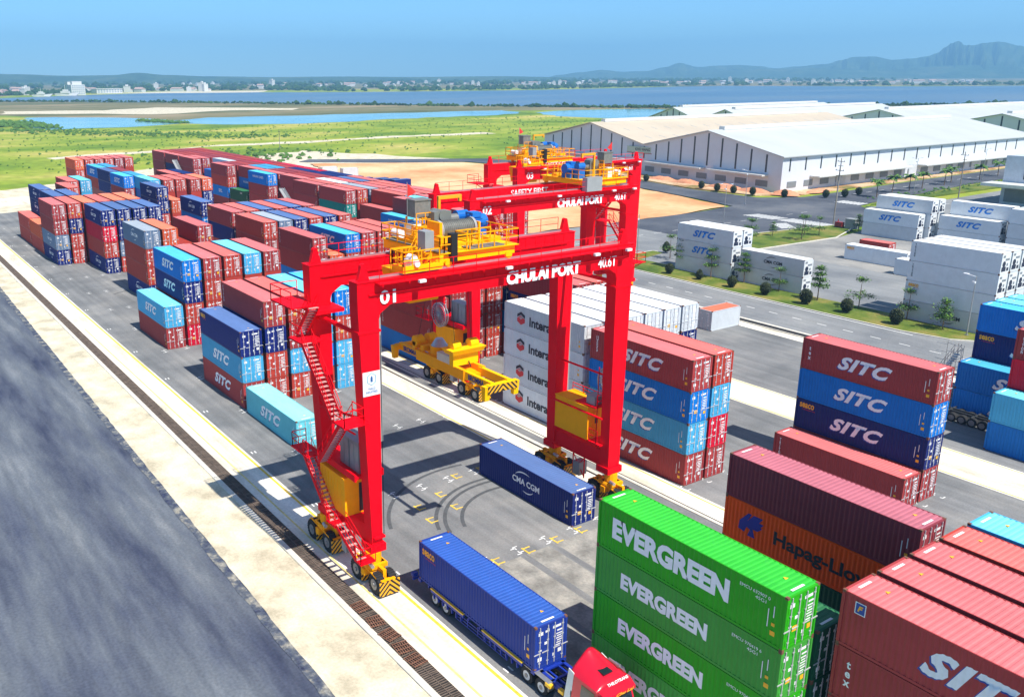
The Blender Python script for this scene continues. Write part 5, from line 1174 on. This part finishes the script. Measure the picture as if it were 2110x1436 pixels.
P5('visor', MB().hexa([(x1-.3,y0+.05,2.86),(x1+.25,y0+.15,2.70),(x1+.25,y1-.15,2.70),(x1-.3,y1-.05,2.86)], [(x1-.3,y0+.05,3.06),(x1+.22,y0+.15,2.86),(x1+.22,y1-.15,2.86),(x1-.3,y1-.05,3.06)]), CABR, ro, TL)
P5('side_fairing', MB().hexa([(28.0,y0,.9),(28.55,y0,.9),(28.55,y0+.05,.9),(28.0,y0+.05,.9)], [(28.35,y0,3.2),(28.75,y0,3.1),(28.75,y0+.05,3.1),(28.35,y0+.05,3.2)]).hexa([(28.0,y1-.05,.9),(28.55,y1-.05,.9),(28.55,y1,.9),(28.0,y1,.9)], [(28.35,y1-.05,3.2),(28.75,y1-.05,3.1),(28.75,y1,3.1),(28.35,y1,3.2)]), FAIR, tr, TL)
P5('window', MB().hexa([(29.3,y0-.012,1.95),(30.6,y0-.012,1.95),(30.6,y0+.01,1.95),(29.3,y0+.01,1.95)], [(29.35,y0+.018,2.75),(30.3,y0+.03,2.75),(30.3,y0+.05,2.75),(29.35,y0+.04,2.75)]), GLASS, cb, TL)
P5('windscreen', MB().hexa([(x1+.06,y0+.12,1.9),(x1+.075,y0+.12,1.9),(x1+.075,y1-.12,1.9),(x1+.06,y1-.12,1.9)], [(x1-.26,y0+.16,2.8),(x1-.24,y0+.16,2.8),(x1-.24,y1-.16,2.8),(x1-.26,y1-.16,2.8)]), GLASS, cb, TL)
P5('mirror', MB().box(30.6, y0-.3, 2.0, 30.75, y0-.08, 2.7).beam((30.5,y0,2.6),(30.7,y0-.2,2.6),.05), BLACK, cb, TL); P5('air_horn', MB().tube((29.2, TY+.95, 3.45), (29.9, TY+.95, 3.45), .05, 8).tube((29.9, TY+.95, 3.45), (30.0, TY+.95, 3.45), .05, 8, 0, .1).beam((28.9,TY+1.1,3.2),(30.3,TY+1.1,3.2),.05), SILV, ro, TL)
tt = text_mesh('THILOTRANS', .16, bold=.02, width=1.5); tt.transform(Matrix.Translation((x1-.27-20, .25, 3.14)) @ Matrix.Rotation(R(90), 4, 'Z') @ Matrix.Rotation(R(-40), 4, 'X')); tt.materials.append(TEXTW)
o = bpy.data.objects.new('lettering', tt); COL.objects.link(o); o.parent = ro
tt = text_mesh('Chu Lai', .2, bold=.03, shear=.3, width=1.3); tt.transform(Matrix.Translation((x1+.255-20, .3, 2.78)) @ Matrix.Rotation(R(90), 4, 'Z')); tt.materials.append(LBLY)
o = bpy.data.objects.new('lettering', tt); COL.objects.link(o); o.parent = ro
c = make_container(13.3+CL/2, TY, 1.20, 'u', 'O', 2, 'royal blue container with a gold name riding on the truck trailer', 'containers of the left yard block')

# ================================================================== SMALL THINGS IN THE YARD
# parked bare chassis, stair frame, leaning ramps
ch = empty('trailer_chassis', (18.6, 48.6, 0), 'dark bare trailer chassis parked before the blue containers at right', 'trailer')
f = MB().box(-4.5, -.4, .75, 5.5, -.28, .98).box(-4.5, .28, .75, 5.5, .4, .98)
for x in (-4.4, -2, .5, 3, 5.4): f.box(x, -1.1, .85, x+.12, 1.1, .98)
f.build('frame', mat('chassis_dark', srgb(62,64,66), .6), ch)
for x in (-1.3, -.3, .7, 1.7):
    for y0, y1 in ((-1.15, -.6), (.6, 1.15)): wheel(x, y0, y1, .45).build('wheel', [TYRE, HUB, HUB], ch)
sf = empty('stair_frame', (13.2, 54.5, 0), 'tall wire thin stair frame standing left of the blue containers', 'stair frame')
s = MB()
for i in range(5):
    a = R(-40+i*38)
    for z in range(0, 7): s.beam((1.7*math.cos(a)-.8, 1.7*math.sin(a), z*.9), (1.7*math.cos(a+.66)-.8, 1.7*math.sin(a+.66), z*.9+.2), .035)
    s.beam((1.7*math.cos(a)-.8, 1.7*math.sin(a), 0), (1.7*math.cos(a)-.8, 1.7*math.sin(a), 5.8), .04)
s.rail([(-2.2, 1.0, .0), (1.4, -1.4, 5.6)], 1.0, .02, .8).rail([(-2.6, .4, .0), (1.0, -2.0, 5.6)], 1.0, .02, .8)
s.build('frame', SILV, sf)
for i in range(14): pass
tread = MB()
for i in range(18):
    t_ = i/17; tread.box(-2.6+3.6*t_, .2-2.4*t_, 5.5*t_, -2.1+3.6*t_, .8-2.4*t_, 5.5*t_+.04)
tread.build('tread', SILV, sf)
def ramp(p, q, label):
    p = Vector(p); q = Vector(q); e = empty('loading_ramp', q, label, 'ramp', 'grey ramps leaning on far containers'); d = p-q
    MB().beam((0,0,0), d, 1.5, .12).build('deck', GREY, e)
    m = MB()
    for sy in (-.75, .75): m.beam((0,0,.15), d+Vector((0,0,.15)), .1, .3); break
    m.beam((-.6, -.3, .2), d+Vector((-.6,-.3,.2)), .08, .34).beam((.6, .3, .2), d+Vector((.6,.3,.2)), .08, .34); m.build('side_rail', SILV, e)
ramp((-211,43.5,10), (-195.5,43.5,.15), 'grey ramp leaning on the far left end of the red block')
ramp((-135,43.5,9), (-121.5,43.5,.15), 'grey ramp leaning near the middle of the red block')
# lamp posts and poles
def lamp(x, y, h, label, double=False):
    e = empty('street_lamp', (x, y, .1), label, 'street lamp', 'slim street lamps')
    MB().tube((0,0,0), (0,0,h), .10, 10, 0, .055).box(-.2,-.2,0,.2,.2,.12).build('post', SILV, e)
    MB().beam((0,0,h-.1), (-.9,-.7,h+.25), .07).box(-1.3,-1.0,h+.2,-.7,-.5,h+.3).box(-.3,-.3,h*.88,.05,.05,h*.91).build('lamp_head', WHITE, e)
    if double: MB().beam((0,0,h-.1), (.9,.5,h+.25), .07).box(.7,.3,h+.2,1.3,.8,h+.3).build('lamp_head', WHITE, e)
lamp(2.3, 80.9, 8.2, 'white lamp post on the verge before the tallest white stack')
lamp(-60.7, 83.4, 8.5, 'thin grey lamp post behind the right end of the middle crane')
lamp(-79.2, 131.9, 9, 'thin lamp post on the edge of the orange earth', True)
lamp(-97, 163, 9, 'lamp post at the bend of the dark road'); lamp(-84, 224, 10, 'lamp post on the median, nearer one', True); lamp(-89, 275, 10, 'lamp post on the median, farther one', True)
def pole(x, y, h, label):
    e = empty('utility_pole', (x, y, 0), label, 'utility pole', 'utility poles')
    MB().tube((0,0,0), (0,0,h), .17, 10, 0, .11).build('post', mat('pole_concrete', srgb(132,126,118), .85, var=.2), e)
    MB().box(-1.1,-.06,h-1.0,1.1,.06,h-.86).box(-.8,-.06,h-2.2,.8,.06,h-2.08).tube((-.9,0,h-.86),(-.9,0,h-.6),.06,6).tube((.9,0,h-.86),(.9,0,h-.6),.06,6).build('crossarm', steel, e)
pole(-63.4, 151.8, 13.5, 'tall concrete pole beside the zebra crossing'); pole(-70, 222, 13, 'tall concrete pole behind the far reefer stacks')
pole(-85.5, 187.4, 12, 'concrete pole in front of the warehouse corner'); pole(-352, 142, 9, 'lone pole in the green meadow behind the far containers')
e = empty('transformer_cabinet', (-57.0, 149.0, .1), 'grey transformer cabinet beside the tall pole', 'cabinet')
MB().box(-1.2,-.9,0,1.2,.9,2.2).box(-1.3,-1,2.2,1.3,1,2.3).box(-1.1,-.93,.2,-.05,-.9,2.1).box(.05,-.93,.2,1.1,-.9,2.1).build('housing', GREY, e)
e = empty('generator', (-59.6, 148.2, .1), 'small red and black generator left of the grey cabinet', 'generator')
MB().box(-.9,-.5,.3,.9,.5,1.3).tube((-.4,0,1.3),(-.4,0,1.9),.1,8).build('engine', mat('gen_red', srgb(150,40,40), .5), e); MB().box(-1,-.6,0,1,.6,.3).build('base', BLACK, e)

# ================================================================== TREES AND BUSHES
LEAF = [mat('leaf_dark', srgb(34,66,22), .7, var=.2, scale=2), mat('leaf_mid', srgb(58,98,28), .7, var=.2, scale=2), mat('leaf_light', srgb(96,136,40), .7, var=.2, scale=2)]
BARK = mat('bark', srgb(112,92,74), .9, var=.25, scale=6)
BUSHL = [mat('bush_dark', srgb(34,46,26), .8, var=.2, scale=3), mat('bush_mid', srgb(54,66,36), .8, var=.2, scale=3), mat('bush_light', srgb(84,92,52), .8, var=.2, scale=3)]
def leaf(mb, p, s, r, m):
    n = Vector((r.gauss(0,.55), r.gauss(0,.55), 1)).normalized(); a = n.orthogonal().normalized(); a.rotate(Matrix.Rotation(r.uniform(0, 6.28), 3, n)); b_ = n.cross(a)
    mb.add([p-a*s, p-b_*s*.5, p+a*s, p+b_*s*.5], [(0,1,2,3)], m)
def tiered(seed, h, spread, tiers, flat=.22, per=420):
    r = random.Random(seed); tk_ = MB(); cr = MB()
    bend = Vector((r.uniform(-.15,.15), r.uniform(-.15,.15), 0))
    tk_.tube((0,0,0), tuple(bend*.5+Vector((0,0,h*.5))), .085, 8, 0, .06); tk_.tube(tuple(bend*.5+Vector((0,0,h*.5))), tuple(bend+Vector((0,0,h*.95))), .06, 7, 0, .02)
    for t_ in range(tiers):
        u = t_/max(1, tiers-1); zc = h*(.42+.53*u); rad = spread*(1-.62*u)*r.uniform(.85, 1.1); c = bend*(zc/h)+Vector((0,0,zc))
        for k in range(6):
            an = k*1.047+r.uniform(-.3,.3); L = rad*r.uniform(.6, 1.1); tip = c+Vector((math.cos(an)*L, math.sin(an)*L, r.uniform(-.02,.28)))
            tk_.tube(tuple(c-Vector((0,0,.1))), tuple(tip), .025, 5, 0, .01)
            for i in range(int(per/6*(1-.45*u))):
                q = r.random()**.6; p = c.lerp(tip, q)+Vector((r.gauss(0,.26), r.gauss(0,.26), r.gauss(.08,flat*.6)))
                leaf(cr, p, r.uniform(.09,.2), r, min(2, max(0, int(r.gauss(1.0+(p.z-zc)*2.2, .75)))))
    return tk_, cr
TREES = []
for (sd, h, sp, ti, fl) in ((1, 5.2, 1.5, 4, .2), (2, 5.0, 1.9, 3, .25), (3, 4.6, 2.3, 2, .3), (4, 4.2, 2.1, 2, .34), (5, 4.8, 1.3, 4, .2), (6, 4.0, 1.5, 3, .5)):
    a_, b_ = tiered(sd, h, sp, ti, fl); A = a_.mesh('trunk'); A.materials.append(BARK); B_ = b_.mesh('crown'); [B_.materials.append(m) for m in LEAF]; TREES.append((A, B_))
def tree(x, y, v, label, s=1.0, z=.12, group='young trees on the grass verge'):
    e = empty('tree', (x, y, z), label, 'tree', group, RND.uniform(0, 6.28)); e.scale = (s, s, s)
    inst('trunk', TREES[v][0], e); inst('crown', TREES[v][1], e)
for x, y, v, s, lab in ((-49.4,82.9,0,1.05,'slim tiered tree before the left edge of the lettered white stack'), (-41.3,81.4,1,1.0,'fuller tiered tree before the right end of the lettered white stack'), (-35.4,82.8,0,.95,'dense tiered tree at the gap between the two white stacks'), (-28.2,82.3,3,.85,'low flat crowned tree before the two tier white stack'), (-20.9,81.9,4,1.1,'dense dark tree just right of the two tier white stack'), (-14.3,82.4,2,1.0,'wide umbrella tree standing beside the dark shadow'), (-6.8,82.3,3,1.0,'bright green umbrella tree at the left foot of the tallest white stack'), (-1.0,81.0,5,1.0,'dark bushy tree before the black lettered bottom white container'), (-57.1,88.7,2,.95,'flat topped tree left of the lettered white stack'), (-56.5,112.0,1,1.1,'leafy tree behind the right end of the lettered white stack'), (-54.8,127,2,1.1,'wide tree with round shadow on the second verge'), (-61.6,126.4,5,.7,'small dark cone tree on the second verge'), (-58.2,133,2,.9,'left tree of the pair farther along the second verge'), (-56,135,3,.9,'right tree of the pair farther along the second verge'), (-53.5,146,5,.9,'thin sapling near the grey cabinet')):
    tree(x, y, v, lab, s)
def bush_meshes(seed, cone=False):
    r = random.Random(seed); cr = MB(); tk_ = MB().tube((0,0,0), (0,0,.6), .07, 7)
    for i in range(1300):
        d = Vector((r.gauss(0,1), r.gauss(0,1), r.gauss(0,1))).normalized(); rr = r.uniform(.78, 1.04)
        p = Vector((d.x*.82*rr, d.y*.82*rr, 1.0+d.z*.92*rr))
        if cone: k = 1.15-.55*(p.z/1.9); p.x *= k; p.y *= k
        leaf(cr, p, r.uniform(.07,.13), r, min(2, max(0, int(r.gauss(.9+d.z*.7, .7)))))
    cr.tube((0,0,.25), (0,0,1.0), .45, 10, 0, .68); cr.tube((0,0,1.0), (0,0,1.75), .68, 10, 0, .3)
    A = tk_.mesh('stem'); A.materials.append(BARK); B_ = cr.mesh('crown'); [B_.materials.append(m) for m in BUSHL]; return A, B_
BU = [bush_meshes(31), bush_meshes(32, True)]
def bush(x, y, v, label, s=1.0, z=.12, group='clipped round bushes along the kerb'):
    e = empty('bush', (x, y, z), label, 'bush', group, RND.uniform(0, 6.28)); e.scale = (s, s, s*1.05); inst('stem', BU[v][0], e); inst('crown', BU[v][1], e)
for i, (x, y, v, s) in enumerate(((-61.6,92.6,1,1.1),(-47.6,77.9,0,.95),(-41.4,78.5,1,.9),(-34.4,78.3,0,1.0),(-27.8,78.2,0,1.05),(-20.5,78.2,0,1.2),(-13.9,78.6,0,1.1),(-6.2,78.4,0,1.15))):
    bush(x, y, v, 'clipped dark round bush on the main verge, %s from the left' % NTH[i], s)
for i, (x, y) in enumerate(((-151,182),(-127.4,181.3),(-120.6,180.3),(-114,179.6),(-108.5,181.3),(-99.7,184),(-92.5,193),(-90.0,198.4),(-90.4,206))):
    bush(x, y, 0, 'round bush beside the road before the warehouse, %s from the left' % NTH[i], 1.2, 0, 'bushes before the warehouse')
def palm_meshes(seed):
    r = random.Random(seed); tk_ = MB(); cr = MB(); h = 4.2
    tk_.tube((0,0,0), (.1,.05,h*.5), .16, 8, 0, .12); tk_.tube((.1,.05,h*.5), (.15,.1,h), .12, 8, 0, .09)
    for i in range(15):
        a = i*2.4; el = r.uniform(.1, 1.1); p = Vector((.15,.1,h)); d = Vector((math.cos(a)*math.cos(el), math.sin(a)*math.cos(el), math.sin(el)))
        for k in range(9):
            q = p+d*.28; d = (d+Vector((0,0,-.17))).normalized(); sd = d.cross(Vector((0,0,1))).normalized(); L = .5*math.sin((k+1.4)/10.5*3.1)
            for sg in (-1, 1): cr.add([p, q, q+sd*sg*L+d*.16+Vector((0,0,-L*.45)), p+sd*sg*L+d*.16+Vector((0,0,-L*.45))], [(0,1,2,3)], (k+i) % 3)
            p = q
    A = tk_.mesh('trunk'); A.materials.append(BARK); B_ = cr.mesh('crown'); [B_.materials.append(m) for m in LEAF]; return A, B_
PA = palm_meshes(41)
for i, (x, y) in enumerate(((-84.8,206),(-88.3,220),(-87,227),(-88,236),(-89,251),(-91.2,259.4),(-89.4,274),(-92,292))):
    e = empty('palm_tree', (x, y, .05), 'young palm by the far dual road, %s from the near end' % NTH[i], 'palm', 'palms by the far dual road', RND.uniform(0,6)); inst('trunk', PA[0], e); inst('crown', PA[1], e)
r = random.Random(77); sp_ = [(r.uniform(-85,-79), r.uniform(200,400), .1, r.uniform(.3,.6)) for i in range(260)]
blobs('median_shrubs', sp_, LEAF[1], 78, label='low clipped shrubs along the median of the far road', cat='shrubs')

# ================================================================== AIR
hz = MB().box(-9800, -2600, -1.5, 700, 9400, 420).build('haze', bpy.data.materials.new('haze_air'))
hm_ = hz.data.materials[0]; hm_.use_nodes = True; t = hm_.node_tree; t.nodes.clear()
o_ = t.nodes.new('ShaderNodeOutputMaterial'); v_ = t.nodes.new('ShaderNodeVolumePrincipled')
v_.inputs['Color'].default_value = (.30, .66, 1.0, 1); v_.inputs['Density'].default_value = 1.9e-4; v_.inputs['Anisotropy'].default_value = 0.0
t.links.new(v_.outputs[0], o_.inputs['Volume']); tag(hz, kind='stuff')
